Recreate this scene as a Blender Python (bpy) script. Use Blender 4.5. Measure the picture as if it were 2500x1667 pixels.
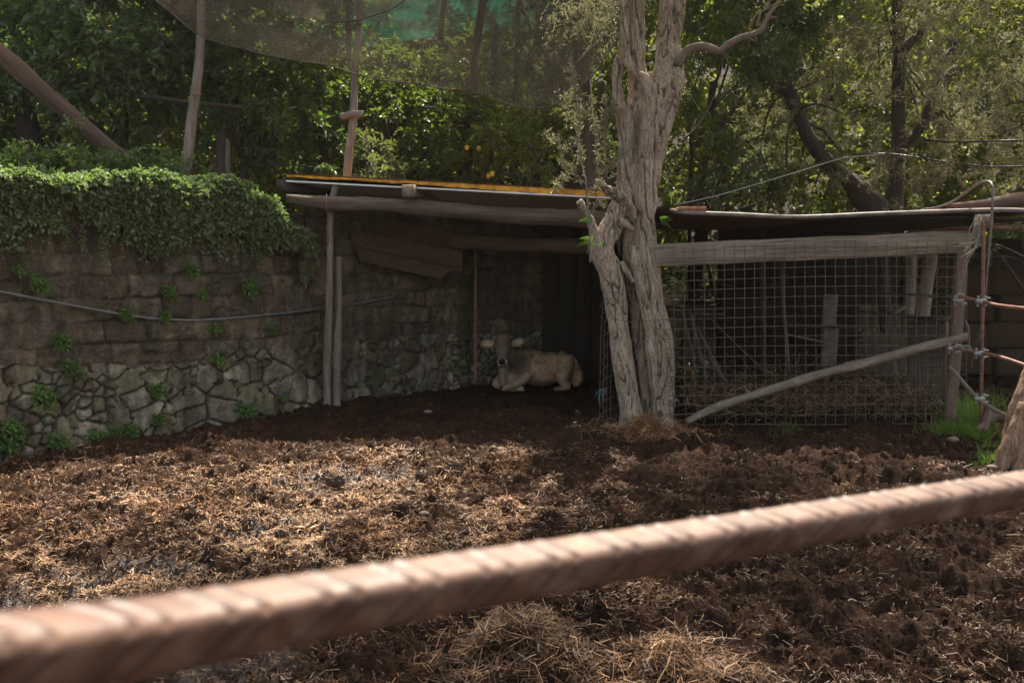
import bpy, math, random
import numpy as np
from mathutils import Vector
random.seed(7); RNG = np.random.default_rng(7)
for o in list(bpy.data.objects): bpy.data.objects.remove(o)
SC = bpy.context.scene; COL = SC.collection

# ---------------------------------------------------------------- camera, sky, sun, exposure
W, H, F, CAMZ = 2500.0, 1667.0, 2083.0, 1.64
PITCH = math.atan(193.5 / F)
cam = bpy.data.cameras.new('camera'); camo = bpy.data.objects.new('camera', cam); COL.objects.link(camo)
camo.location = (0, 0, CAMZ); camo.rotation_euler = (math.pi / 2 - PITCH, 0, 0)
cam.sensor_width = 36; cam.lens = 36 * F / W; cam.clip_start = 0.05; cam.clip_end = 500
cam.dof.use_dof = True; cam.dof.focus_distance = 9.0; cam.dof.aperture_fstop = 7.0
SC.camera = camo
SUN_EL, SUN_AZ = math.radians(60), math.radians(26)      # azimuth from +Y (ahead) to the right
w = bpy.data.worlds.new('World'); SC.world = w; w.use_nodes = True
nt = w.node_tree; sky = nt.nodes.new('ShaderNodeTexSky'); sky.sky_type = 'NISHITA'; sky.sun_disc = False
sky.sun_elevation = SUN_EL; sky.sun_rotation = SUN_AZ; sky.dust_density = 3.0
bg = nt.nodes['Background']; bg.inputs[1].default_value = 0.14
wm = nt.nodes.new('ShaderNodeMixRGB'); wm.blend_type = 'MULTIPLY'; wm.inputs[0].default_value = 1; wm.inputs[2].default_value = (1.22, 1.0, .77, 1)   # warm white balance of the picture
nt.links.new(sky.outputs[0], wm.inputs[1]); nt.links.new(wm.outputs[0], bg.inputs[0])
sl = bpy.data.lights.new('sun', 'SUN'); sl.energy = 5.0; sl.angle = math.radians(0.8); sl.color = (1.0, 0.90, 0.77)
so = bpy.data.objects.new('sun', sl); COL.objects.link(so); so.location = (6, 12, 20)
sd = Vector((math.sin(SUN_AZ) * math.cos(SUN_EL), math.cos(SUN_AZ) * math.cos(SUN_EL), math.sin(SUN_EL)))
so.rotation_euler = (-sd).to_track_quat('-Z', 'Y').to_euler()
SC.view_settings.view_transform = 'Standard'; SC.view_settings.look = 'None'
SC.view_settings.exposure = 1.46; SC.view_settings.gamma = 1.0
SC.render.engine = 'CYCLES'

def at(px, py, Y):
    """world point at distance Y ahead that the photo shows at pixel (px, py) of 2500 x 1667"""
    a = (px - W / 2) / F; b = (H / 2 - py) / F
    c, s = math.cos(PITCH), math.sin(PITCH)
    d = np.array([a, c + b * s, -s + b * c]); t = Y / d[1]
    return np.array([0, 0, CAMZ]) + d * t
def g(px, py, z=0.0):
    a = (px - W / 2) / F; b = (H / 2 - py) / F
    c, s = math.cos(PITCH), math.sin(PITCH)
    d = np.array([a, c + b * s, -s + b * c]); t = (z - CAMZ) / d[2]
    return np.array([0, 0, CAMZ]) + d * t

# ---------------------------------------------------------------- noise
def _h(ix, iy, iz, seed):
    n = (ix.astype(np.int64) * 374761393 + iy.astype(np.int64) * 668265263 + iz.astype(np.int64) * 2147483647 + seed * 1274126177) & 0xffffffff
    n = ((n ^ (n >> 13)) * 1274126177) & 0xffffffff
    n = (n ^ (n >> 16)) * 2246822519 & 0xffffffff
    return ((n ^ (n >> 15)) & 0xffffff) / float(0xffffff)
def vnoise(P, seed=0):
    i = np.floor(P).astype(np.int64); f = P - i; f = f * f * (3 - 2 * f)
    r = 0
    for dx in (0, 1):
        wx = f[:, 0] if dx else 1 - f[:, 0]
        for dy in (0, 1):
            wy = f[:, 1] if dy else 1 - f[:, 1]
            for dz in (0, 1):
                wz = f[:, 2] if dz else 1 - f[:, 2]
                r = r + wx * wy * wz * _h(i[:, 0] + dx, i[:, 1] + dy, i[:, 2] + dz, seed)
    return r * 2 - 1
def fbm(P, oct=4, seed=0, gain=.5):
    r = 0; a = 1.0; P = np.asarray(P, float)
    for k in range(oct):
        r = r + a * vnoise(P, seed + k); P = P * 2.03 + 11.3; a *= gain
    return r
def sstep(a, b, x):
    t = np.clip((x - a) / (b - a), 0, 1); return t * t * (3 - 2 * t)

# ---------------------------------------------------------------- mesh helpers
class MB:
    def __init__(s): s.v = []; s.q = []; s.t = []; s.tc = []; s.c = []; s.n = 0
    def add(s, v, quads=None, tris=None, tc=None, col=None):
        v = np.asarray(v, float).reshape(-1, 3); s.v.append(v)
        if quads is not None and len(quads): s.q.append(np.asarray(quads, int).reshape(-1, 4) + s.n)
        if tris is not None and len(tris): s.t.append(np.asarray(tris, int).reshape(-1, 3) + s.n)
        s.tc.append(v if tc is None else np.asarray(tc, float).reshape(-1, 3))
        if col is None: col = np.ones((len(v), 3))
        s.c.append(np.broadcast_to(np.asarray(col, float), (len(v), 3)))
        s.n += len(v); return s
def worldloc(o):
    p = Vector((0, 0, 0))
    while o is not None: p = p + o.location; o = o.parent
    return np.array(p)
def mk(name, mb, mat, parent=None, smooth=True, origin=None, auto=None, mat_tris=None):
    V = np.concatenate(mb.v); TC = np.concatenate(mb.tc); C = np.concatenate(mb.c)
    Q = np.concatenate(mb.q) if mb.q else np.zeros((0, 4), int)
    T = np.concatenate(mb.t) if mb.t else np.zeros((0, 3), int)
    if parent is None:
        if origin is None:
            lo, hi = V.min(0), V.max(0); origin = np.array([(lo[0] + hi[0]) / 2, (lo[1] + hi[1]) / 2, lo[2]])
        base = np.array(origin, float)
    else: base = worldloc(parent)
    me = bpy.data.meshes.new(name)
    me.vertices.add(len(V)); me.vertices.foreach_set('co', (V - base).astype(np.float32).ravel())
    nl = len(Q) * 4 + len(T) * 3; me.loops.add(nl); me.polygons.add(len(Q) + len(T))
    me.loops.foreach_set('vertex_index', np.concatenate([Q.ravel(), T.ravel()]).astype(np.int32))
    st = np.concatenate([np.arange(len(Q)) * 4, len(Q) * 4 + np.arange(len(T)) * 3]).astype(np.int32)
    me.polygons.foreach_set('loop_start', st)
    me.polygons.foreach_set('use_smooth', np.full(len(Q) + len(T), bool(smooth)))
    a = me.attributes.new('tc', 'FLOAT_VECTOR', 'POINT'); a.data.foreach_set('vector', TC.astype(np.float32).ravel())
    a = me.attributes.new('Col', 'FLOAT_COLOR', 'POINT')
    a.data.foreach_set('color', np.concatenate([C, np.ones((len(C), 1))], 1).astype(np.float32).ravel())
    me.update(calc_edges=True); me.validate()
    if smooth and auto is not None:
        me.set_sharp_from_angle(angle=math.radians(auto))
    o = bpy.data.objects.new(name, me); COL.objects.link(o); me.materials.append(mat)
    if mat_tris is not None and len(T):
        me.materials.append(mat_tris); me.polygons.foreach_set('material_index', np.concatenate([np.zeros(len(Q)), np.ones(len(T))]).astype(np.int32)) if len(me.polygons) == len(Q) + len(T) else None
    if parent is None: o.location = base
    else: o.parent = parent
    return o
def tag(o, label=None, cat=None, group=None, kind=None):
    if label: o['label'] = label
    if cat: o['category'] = cat
    if group: o['group'] = group
    if kind: o['kind'] = kind
    return o
def empty(name, loc, label, cat, group=None):
    o = bpy.data.objects.new(name, None); COL.objects.link(o); o.location = tuple(float(v) for v in loc); o.empty_display_size = .1
    return tag(o, label, cat, group)
def catmull(P, R, step):
    P = np.asarray(P, float); R = np.asarray(R, float)
    if len(P) == 2:
        n = max(2, int(np.linalg.norm(P[1] - P[0]) / step) + 1); t = np.linspace(0, 1, n)[:, None]
        return P[0] * (1 - t) + P[1] * t, (R[0] * (1 - t) + R[1] * t)[:, 0]
    A = np.concatenate([[2 * P[0] - P[1]], P, [2 * P[-1] - P[-2]]]); B = np.concatenate([[R[0]], R, [R[-1]]])
    op, orr = [], []
    for i in range(1, len(A) - 2):
        n = max(1, int(np.linalg.norm(A[i + 1] - A[i]) / step))
        for k in range(n):
            t = k / n
            f = lambda p0, p1, p2, p3: .5 * ((2 * p1) + (-p0 + p2) * t + (2 * p0 - 5 * p1 + 4 * p2 - p3) * t * t + (-p0 + 3 * p1 - 3 * p2 + p3) * t ** 3)
            op.append(f(*A[i - 1:i + 3])); orr.append(B[i] * (1 - t) + B[i + 1] * t)
    op.append(A[-2]); orr.append(B[-2])
    return np.array(op), np.array(orr)
def tube(P, R, seg=10, step=.08, rough=0.0, seed=0, mb=None, col=None, cap=True, ov=0.0, freq=6.0):
    """tube along a smooth path; rough = relative surface unevenness"""
    if np.isscalar(R): R = [R] * len(P)
    P, R = catmull(P, R, step); n = len(P)
    T = np.gradient(P, axis=0); T /= np.linalg.norm(T, axis=1)[:, None] + 1e-9
    up = np.array([0, 0, 1.]) if abs(T[0][2]) < .9 else np.array([0, 1., 0])
    X = np.cross(up, T[0]); X /= np.linalg.norm(X); Xs = [X]
    for i in range(1, n):
        X = Xs[-1] - T[i] * np.dot(Xs[-1], T[i]); X /= np.linalg.norm(X); Xs.append(X)
    Xs = np.array(Xs); Ys = np.cross(T, Xs)
    L = np.concatenate([[0], np.cumsum(np.linalg.norm(np.diff(P, axis=0), axis=1))])
    th = np.linspace(0, 2 * math.pi, seg, endpoint=False)
    c, s = np.cos(th), np.sin(th)
    r0 = R[:, None] * np.ones(seg)[None]
    tc = np.stack([np.broadcast_to(c, (n, seg)) * R.mean(), np.broadcast_to(s, (n, seg)) * R.mean(), np.broadcast_to(L[:, None], (n, seg))], 2).reshape(-1, 3)
    if rough > 0:
        q = tc.copy(); q[:, :2] *= 1.3 / R.mean(); q[:, 2] *= freq
        r0 = r0 * (1 + rough * fbm(q + seed * 7.7, 3, seed).reshape(n, seg))
    V = P[:, None, :] + Xs[:, None, :] * (r0 * c)[..., None] + Ys[:, None, :] * (r0 * s * (1 - ov))[..., None]
    idx = np.arange(n * seg).reshape(n, seg); nx = np.roll(idx, -1, 1)
    Q = np.stack([idx[:-1], nx[:-1], nx[1:], idx[1:]], 2).reshape(-1, 4)
    V = V.reshape(-1, 3); tr = []
    if cap:
        V = np.concatenate([V, [P[0]], [P[-1]]]); tc = np.concatenate([tc, [[0, 0, 0]], [[0, 0, L[-1]]]])
        a, b = n * seg, n * seg + 1
        for k in range(seg): tr.append((a, nx[0, k], idx[0, k])); tr.append((b, idx[-1, k], nx[-1, k]))
    mb = mb or MB(); tc = tc + seed * 3.1
    return mb.add(V, Q, tr, tc, col)
def box(c, size, rot=None, mb=None, bev=.006, axis=0, rough=0.0, n=None, seed=0, col=None):
    """box with chamfered long edges, built along `axis` with n segments so it can be uneven"""
    c = np.asarray(c, float); sx, sy, sz = [v / 2 for v in size]
    L = (sx, sy, sz)[axis]; A, B = [(sy, sz), (sz, sx), (sx, sy)][axis]
    bev = min(bev, A * .6, B * .6)
    ring = [(A - bev, -B), (A, -B + bev), (A, B - bev), (A - bev, B), (-A + bev, B), (-A, B - bev), (-A, -B + bev), (-A + bev, -B)]
    n = n or max(2, int(2 * L / .08)); ring = np.array(ring)
    t = np.linspace(-L, L, n + 1)
    loc = np.concatenate([np.broadcast_to(ring[None], (n + 1, 8, 2)), np.broadcast_to(t[:, None, None], (n + 1, 8, 1))], 2).reshape(-1, 3)
    tc = loc + seed * 1.7
    if rough > 0:
        d = fbm(loc * [7, 7, 3] + seed * 5.1, 3, seed)[:, None] * rough; loc = loc + np.sign(loc) * d * [1, 1, 0]
    idx = np.arange((n + 1) * 8).reshape(n + 1, 8); nx = np.roll(idx, -1, 1)
    Q = np.stack([idx[:-1], nx[:-1], nx[1:], idx[1:]], 2).reshape(-1, 4).tolist()
    a, b = idx[0], idx[-1]
    for r, fl in ((a, True), (b, False)):
        f = [(r[0], r[1], r[2], r[3]), (r[0], r[3], r[4], r[7]), (r[4], r[5], r[6], r[7])]
        Q += [x[::-1] if fl else x for x in f]
    order = [(2, 0, 1), (1, 2, 0), (0, 1, 2)][axis]      # (a,b,t) -> xyz
    V = loc[:, order]
    if rot is not None: V = V @ np.asarray(rot).T
    mb = mb or MB(); return mb.add(V + c, Q, None, tc, col)
def rotm(rx=0, ry=0, rz=0):
    cx, sx, cy, sy, cz, sz = math.cos(rx), math.sin(rx), math.cos(ry), math.sin(ry), math.cos(rz), math.sin(rz)
    return np.array([[cz, -sz, 0], [sz, cz, 0], [0, 0, 1]]) @ np.array([[cy, 0, sy], [0, 1, 0], [-sy, 0, cy]]) @ np.array([[1, 0, 0], [0, cx, -sx], [0, sx, cx]])
def frame(p0, p1):
    """rotation whose x axis runs p0 -> p1, z roughly up"""
    x = np.asarray(p1) - p0; L = np.linalg.norm(x); x = x / L
    y = np.cross([0, 0, 1], x); y /= np.linalg.norm(y); z = np.cross(x, y)
    return np.stack([x, y, z], 1), L
def beam(p0, p1, wy, wz, mb=None, **k):
    R, L = frame(p0, p1); return box((np.asarray(p0) + p1) / 2, (L, wy, wz), R, mb, axis=0, **k)
def grid(P, mb=None, tc=None, col=None, flip=False):
    n, m = P.shape[:2]; idx = np.arange(n * m).reshape(n, m)
    Q = np.stack([idx[:-1, :-1], idx[:-1, 1:], idx[1:, 1:], idx[1:, :-1]], 2).reshape(-1, 4)
    if flip: Q = Q[:, ::-1]
    mb = mb or MB(); return mb.add(P.reshape(-1, 3), Q, None, tc, col)
def ellipsoid(c, r, mb=None, rot=None, n=16, col=None):
    th = np.linspace(0, math.pi, n // 2 + 1)[1:-1]; ph = np.linspace(0, 2 * math.pi, n, endpoint=False)
    V = np.stack([np.outer(np.sin(th), np.cos(ph)), np.outer(np.sin(th), np.sin(ph)), np.outer(np.cos(th), np.ones(n))], 2).reshape(-1, 3)
    V = np.concatenate([V, [[0, 0, 1]], [[0, 0, -1]]]); m = len(th); idx = np.arange(m * n).reshape(m, n); nx = np.roll(idx, -1, 1)
    Q = np.stack([idx[:-1], idx[1:], nx[1:], nx[:-1]], 2).reshape(-1, 4)
    tr = []
    for k in range(n): tr.append((m * n, idx[0, k], nx[0, k])); tr.append((m * n + 1, nx[-1, k], idx[-1, k]))
    V = V * np.asarray(r, float)
    if rot is not None: V = V @ np.asarray(rot).T
    mb = mb or MB(); return mb.add(V + np.asarray(c, float), Q, tr, None, col)
def remesh(mb, voxel, smooth=2):
    """union of overlapping shapes as one continuous surface -> (verts, quads/tris)"""
    o = mk('temp', mb, bpy.data.materials.new('temp'), origin=(0, 0, 0))
    m = o.modifiers.new('r', 'REMESH'); m.mode = 'VOXEL'; m.voxel_size = voxel
    if smooth: s = o.modifiers.new('s', 'SMOOTH'); s.iterations = smooth; s.factor = .5
    dg = bpy.context.evaluated_depsgraph_get(); dg.update(); me = bpy.data.meshes.new_from_object(o.evaluated_get(dg))
    V = np.empty(len(me.vertices) * 3, np.float32); me.vertices.foreach_get('co', V); V = V.reshape(-1, 3).astype(float)
    Nn = np.empty(len(me.vertices) * 3, np.float32); me.vertices.foreach_get('normal', Nn); Nn = Nn.reshape(-1, 3).astype(float)
    tot = np.empty(len(me.polygons), np.int32); me.polygons.foreach_get('loop_total', tot)
    st = np.empty(len(me.polygons), np.int32); me.polygons.foreach_get('loop_start', st)
    vi = np.empty(len(me.loops), np.int32); me.loops.foreach_get('vertex_index', vi)
    Q = vi[st[tot == 4][:, None] + np.arange(4)]; T = vi[st[tot == 3][:, None] + np.arange(3)]
    bpy.data.objects.remove(o); bpy.data.meshes.remove(me)
    return V, Nn, Q, T

# ---------------------------------------------------------------- leaves
def unit(v): return v / (np.linalg.norm(v, axis=-1, keepdims=True) + 1e-9)
def leaves(mb, P, D, L, wd, fold=.25, rng=RNG, up=None, col=None, bend=.15, shape=.5):
    """one folded lance-shaped leaf (two quads) at each P along D"""
    n = len(P); D = unit(D); L = np.broadcast_to(L, n)[:, None]; wd = np.broadcast_to(wd, n)[:, None]
    U = np.array([0, 0, 1.]) + rng.normal(0, .55, (n, 3)) if up is None else up
    S = unit(np.cross(D, U)); N = np.cross(S, D)
    B = P; T = P + D * L - N * L * bend
    m1 = P + D * L * .3; m2 = P + D * L * (.45 + shape * .4) - N * L * bend * .4; fo = N * wd * fold
    V = np.stack([B, m1 + S * wd * .5 + fo, m2 + S * wd * .42 + fo, T, m2 - S * wd * .42 + fo, m1 - S * wd * .5 + fo], 1).reshape(-1, 3)
    i = np.arange(n)[:, None] * 6
    Q = np.concatenate([i + [0, 1, 2, 3], i + [0, 3, 4, 5]])
    c = None
    if col is not None: c = np.repeat(col, 6, 0)
    return mb.add(V, Q, None, None, c)
def strips(mb, P, D, L, wd, rng=RNG, col=None, curl=.18, taper=1.0):
    """thin curved stalks lying along D (two quads each)"""
    n = len(P); D = unit(D); L = np.broadcast_to(L, n)[:, None]; wd = np.broadcast_to(wd, n)[:, None]
    S = unit(np.cross(D, np.array([0, 0, 1.]) + rng.normal(0, .5, (n, 3)))); N = np.cross(S, D)
    C1 = P + D * L * .5 + N * L * rng.normal(0, curl, (n, 1)) + unit(np.cross(D, N)) * L * rng.normal(0, curl, (n, 1)); T = P + D * L
    V = np.stack([P + S * wd * .5, C1 + S * wd * .5, T + S * wd * .5 * taper, T - S * wd * .5 * taper, C1 - S * wd * .5, P - S * wd * .5], 1).reshape(-1, 3)
    i = np.arange(n)[:, None] * 6; return mb.add(V, np.concatenate([i + [0, 1, 4, 5], i + [1, 2, 3, 4]]), None, None, None if col is None else np.repeat(col, 6, 0))
def leafy(mb, C, R, ntw, nlf, L, wd, rng=RNG, out=None, twig=None, droop=.2, tl=None, lmb=None, tr=.003):
    """clumps at C (n,3) of radius R: ntw twigs each, nlf leaves along each twig"""
    n = len(C); C = np.repeat(C, ntw, 0); m = len(C)
    D = unit(rng.normal(0, 1, (m, 3)) + (0 if out is None else np.repeat(out, ntw, 0) * 1.1) + [0, 0, .15 - droop])
    ln = R * rng.uniform(.5, 1.1, m)[:, None]
    if lmb is not None:
        k = rng.random(m) < .5; A = C[k]; Bq = A + (D * ln)[k]; S = unit(np.cross(D[k], [0.3, .2, 1.])) * tr; S2 = unit(np.cross(D[k], S)) * tr
        V = np.stack([A + S, A - S * .5 + S2, A - S * .5 - S2, Bq], 1).reshape(-1, 3); i = np.arange(k.sum())[:, None] * 4
        lmb.add(V, None, np.concatenate([i + [0, 1, 3], i + [1, 2, 3], i + [2, 0, 3]]))
    t = np.tile(np.linspace(.15, 1, nlf), m)[:, None]; Cc = np.repeat(C, nlf, 0); Dd = np.repeat(D, nlf, 0); Ll = np.repeat(ln, nlf, 0)
    P = Cc + Dd * Ll * t - np.array([0, 0, 1]) * droop * Ll * t * t
    S = unit(rng.normal(0, 1, P.shape)); S = unit(S - Dd * (S * Dd).sum(1, keepdims=True))
    LD = unit(Dd * .7 + S * 1.0 - np.array([0, 0, 1]) * droop * 1.2)
    k = len(P); leaves(mb, P, LD, L * rng.uniform(.6, 1.15, k), wd * rng.uniform(.7, 1.15, k), rng=rng, fold=.22)

# ---------------------------------------------------------------- materials
def newmat(name):
    m = bpy.data.materials.new(name); m.use_nodes = True; t = m.node_tree; t.nodes.clear()
    return m, t
class NT:
    def __init__(s, t): s.t = t
    def n(s, ty, **k):
        x = s.t.nodes.new('ShaderNode' + ty)
        for a, b in k.items():
            if a == 'inp':
                for i, v in b.items():
                    if isinstance(v, bpy.types.NodeSocket): s.t.links.new(v, x.inputs[i])
                    else: x.inputs[i].default_value = v
            else: setattr(x, a, b)
        return x
    def noise(s, vec, scale, det=5, rough=.6, dist=0.0):
        return s.n('TexNoise', inp={'Vector': vec, 'Scale': scale, 'Detail': det, 'Roughness': rough, 'Distortion': dist}).outputs[0]
    def mapv(s, vec, sc): return s.n('Mapping', inp={'Vector': vec, 'Scale': sc}).outputs[0]
    def ramp(s, fac, stops):
        r = s.n('ValToRGB', inp={0: fac}); e = r.color_ramp.elements
        while len(e) < len(stops): e.new(.5)
        for x, (p, c) in zip(e, stops): x.position = p; x.color = (*c, 1) if len(c) == 3 else c
        return r.outputs[0]
    def mix(s, fac, a, b, mode='MIX'):
        return s.n('MixRGB', blend_type=mode, inp={0: fac, 1: a if isinstance(a, bpy.types.NodeSocket) else (*a, 1), 2: b if isinstance(b, bpy.types.NodeSocket) else (*b, 1)}).outputs[0]
    def math(s, op, a, b=0.0): return s.n('Math', operation=op, inp={0: a, 1: b}).outputs[0]
    def mr(s, v, a, b, c, d): return s.n('MapRange', inp={0: v, 1: a, 2: b, 3: c, 4: d}).outputs[0]
    def bump(s, h, st=.5, dist=.01, nrm=None):
        k = {'Strength': st, 'Distance': dist, 'Height': h}
        if nrm is not None: k['Normal'] = nrm
        return s.n('Bump', inp=k).outputs[0]
    def bsdf(s, col, rough=.8, nrm=None, spec=.5, metal=0.0, out=True, **e):
        k = {'Roughness': rough, 'Specular IOR Level': spec, 'Metallic': metal}
        k['Base Color'] = col if isinstance(col, bpy.types.NodeSocket) else (*col, 1)
        if nrm is not None: k['Normal'] = nrm
        b = s.n('BsdfPrincipled', inp=k)
        if out: s.n('OutputMaterial', inp={0: b.outputs[0]})
        return b.outputs[0]
def wood(name, dark, light, k=9.0, streak=.14, rough=.85, bump=.6, lichen=None, crack=.55, dist=.012):
    m, t = newmat(name); N = NT(t); tc = N.n('Attribute', attribute_name='tc').outputs['Vector']
    v = N.mapv(tc, (k * 2.2, k * 2.2, k * streak)); a = N.noise(v, 3.0, 6, .65); b = N.noise(tc, 5.0, 4, .6)
    v2 = N.mapv(tc, (k * 4, k * 4, k * streak * 1.2)); cr = N.noise(v2, 2.0, 3, .5)
    crk = N.mr(cr, .30, .42, 0, 1)
    col = N.ramp(a, [(.28, dark), (.68, light)])
    col = N.mix(N.mr(b, .35, .7, 0, .6), col, tuple(x * .55 for x in light))
    col = N.mix(N.mr(crk, 0, 1, crack, 0), col, tuple(x * .35 for x in dark))
    if lichen: col = N.mix(N.mr(N.noise(tc, 14, 5, .7), .58, .68, 0, .7), col, lichen)
    dirt = N.noise(N.mapv(tc, (k * .5, k * .5, k * .12)), 2.0, 6, .75); col = N.mix(N.mr(dirt, .42, .62, .55, 0), col, tuple(x * .8 for x in dark)); h = N.math('ADD', N.math('ADD', N.math('MULTIPLY', a, .8), crk), N.math('MULTIPLY', b, .7))
    N.bsdf(col, rough, N.bump(h, bump, dist)); return m
def leafmat(name, cols, trans=.35, rough=.42, tint=(.45, .75, .08), spec=.5, back=None):
    m, t = newmat(name); N = NT(t); geo = N.n('NewGeometry'); r = geo.outputs['Random Per Island']
    k = len(cols); col = N.ramp(r, [(i / max(1, k - 1), c) for i, c in enumerate(cols)])
    big = N.noise(N.n('NewGeometry').outputs['Position'], 1.6, 3, .6)
    col = N.mix(N.mr(big, .35, .65, 0, .35), col, tuple(x * .6 for x in cols[0]))
    if back: col = N.mix(N.math('MULTIPLY', geo.outputs['Backfacing'], .75), col, back)
    b = N.bsdf(col, rough + .08, spec=spec * .7, out=False)
    tr = N.n('BsdfTranslucent', inp={0: N.mix(.6, col, tint)})
    mx = N.n('MixShader', inp={0: trans, 1: b, 2: tr.outputs[0]}); N.n('OutputMaterial', inp={0: mx.outputs[0]})
    return m
def simple(name, c1, c2, scale=20, rough=.7, bump=.3, dist=.004, metal=0.0, spec=.5):
    m, t = newmat(name); N = NT(t); tc = N.n('Attribute', attribute_name='tc').outputs['Vector']
    a = N.noise(tc, scale, 6, .65); col = N.ramp(a, [(.35, c1), (.65, c2)])
    N.bsdf(col, rough, N.bump(a, bump, dist), spec, metal); return m
M = {}
M['post'] = wood('weathered_post_wood', (.14, .105, .08), (.40, .33, .27), 9)
M['shade_board'] = wood('shade_dark_board', (.009, .0065, .005), (.030, .021, .016), 7)  # near-black colour stands in for the deep shade inside shelter and pen
M['dark_post'] = wood('dark_post_wood', (.035, .026, .02), (.10, .075, .06), 9)
M['brown_log'] = wood('brown_log_wood', (.06, .035, .024), (.20, .125, .09), 7)
M['beam'] = wood('beam_log_wood', (.06, .042, .03), (.19, .135, .095), 6)
M['plank'] = wood('grey_plank_wood', (.14, .10, .07), (.47, .385, .30), 6, .10, crack=.5)
M['redplank'] = wood('reddish_post_wood', (.16, .10, .075), (.34, .24, .19), 8)
M['branch'] = wood('bare_branch_bark', (.13, .095, .07), (.38, .31, .24), 16, .3, bump=.5)
M['darkbark'] = wood('dark_tree_bark', (.02, .015, .012), (.075, .055, .045), 6, .35, bump=.9, dist=.02)
M['greybark'] = wood('grey_tree_bark', (.06, .05, .042), (.16, .135, .11), 6, .3, bump=.9, dist=.02)
M['ply'] = wood('old_plywood', (.045, .024, .013), (.115, .066, .038), 3, .2, bump=.2)
M['rust'] = simple('rusty_steel', (.13, .055, .035), (.30, .15, .10), 30, .65, .4, .002)
M['rustwire'] = simple('rusty_wire', (.06, .045, .032), (.17, .13, .098), 25, .7, .2, .001)
M['galv'] = simple('galvanised_steel', (.24, .24, .235), (.42, .42, .41), 60, .4, .1, .001, .5)
M['pipe'] = simple('grey_plastic_pipe', (.08, .085, .085), (.16, .165, .165), 12, .45, .05, .001)
M['blackhose'] = simple('black_hose_rubber', (.012, .013, .014), (.03, .03, .032), 12, .4, .05, .001)
M['foam'] = simple('orange_foam', (.45, .20, .03), (1.0, .50, .07), 9, .95, 1.0, .02)
M['sheet'] = simple('painted_steel_sheet', (.60, .60, .60), (.80, .80, .80), 8, .45, .1, .001, .1)
M['sheetdark'] = simple('weathered_sheet_edge', (.10, .085, .075), (.24, .20, .18), 8, .6, .1, .001)
M['redsheet'] = simple('rusty_red_roof_sheet', (.13, .04, .03), (.30, .11, .08), 9, .8, .3, .003)
M['tile'] = simple('terracotta', (.28, .10, .06), (.48, .21, .13), 14, .9, .4, .004)
M['twine'] = simple('blue_twine_fibre', (.07, .11, .13), (.15, .21, .23), 30, .8, .2, .001)
M['paletwine'] = simple('pale_twine_fibre', (.20, .18, .13), (.38, .35, .27), 30, .9, .2, .001)
M['rock'] = simple('field_stone', (.09, .065, .05), (.24, .185, .145), 9, .9, .8, .01)
M['board'] = simple('pale_grey_board', (.09, .085, .075), (.19, .18, .16), 5, .8, .2, .002)
M['lemon'] = simple('lemon_peel', (.75, .46, .03), (.90, .62, .06), 20, .45, .3, .001)

M['lemonleaf'] = leafmat('lemon_leaf', [(.025, .045, .018), (.045, .074, .028), (.065, .10, .038), (.10, .135, .05)], .22, .40, (.42, .75, .06), back=(.10, .13, .07))
M['brightleaf'] = leafmat('young_leaf', [(.035, .062, .016), (.066, .10, .024), (.10, .145, .03), (.16, .18, .04)], .26, .5, (.55, .75, .08), spec=.3)
M['midleaf'] = leafmat('shrub_leaf', [(.030, .048, .018), (.050, .070, .024), (.075, .10, .032), (.11, .135, .04)], .22, .40, (.5, .8, .07))
M['darkleaf'] = leafmat('laurel_leaf', [(.03, .045, .02), (.052, .07, .03), (.08, .098, .042)], .2, .42, (.45, .6, .1), back=(.09, .10, .065))
M['oliveleaf'] = leafmat('olive_leaf', [(.08, .088, .045), (.125, .135, .072), (.18, .185, .105), (.24, .235, .14)], .28, .42, (.5, .5, .2), back=(.22, .23, .17))
M['creeper'] = leafmat('creeper_leaf', [(.10, .125, .062), (.155, .185, .095), (.21, .245, .13), (.28, .31, .18)], .25, .5, (.4, .75, .1), spec=.35)
M['weed'] = leafmat('weed_leaf', [(.07, .13, .035), (.11, .19, .055), (.17, .26, .07)], .3, .5, (.4, .8, .1))
M['fern'] = leafmat('fern_leaf', [(.045, .085, .02), (.08, .13, .03)], .35, .5, (.4, .8, .1))
M['grass'] = leafmat('grass_blade', [(.04, .068, .018), (.068, .10, .026), (.10, .135, .042)], .35, .5, (.4, .8, .08))
M['wood_far'] = leafmat('woodland_leaf', [(.012, .020, .008), (.025, .038, .012), (.05, .065, .018), (.24, .26, .04)], .35, .5, (.6, .75, .08))
M['twig'] = wood('dry_twig_bark', (.05, .035, .025), (.20, .15, .11), 20, .3)
m, t = newmat('straw_stalk'); N = NT(t); r = N.n('NewGeometry').outputs['Random Per Island']
c = N.n('Attribute', attribute_name='Col').outputs['Color']
col = N.mix(1.0, N.ramp(r, [(0, (.050, .026, .014)), (.40, (.15, .080, .040)), (.75, (.32, .195, .105)), (1, (.64, .48, .29))]), c, 'MULTIPLY')
N.bsdf(col, .55, spec=.45); M['straw'] = m
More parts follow.
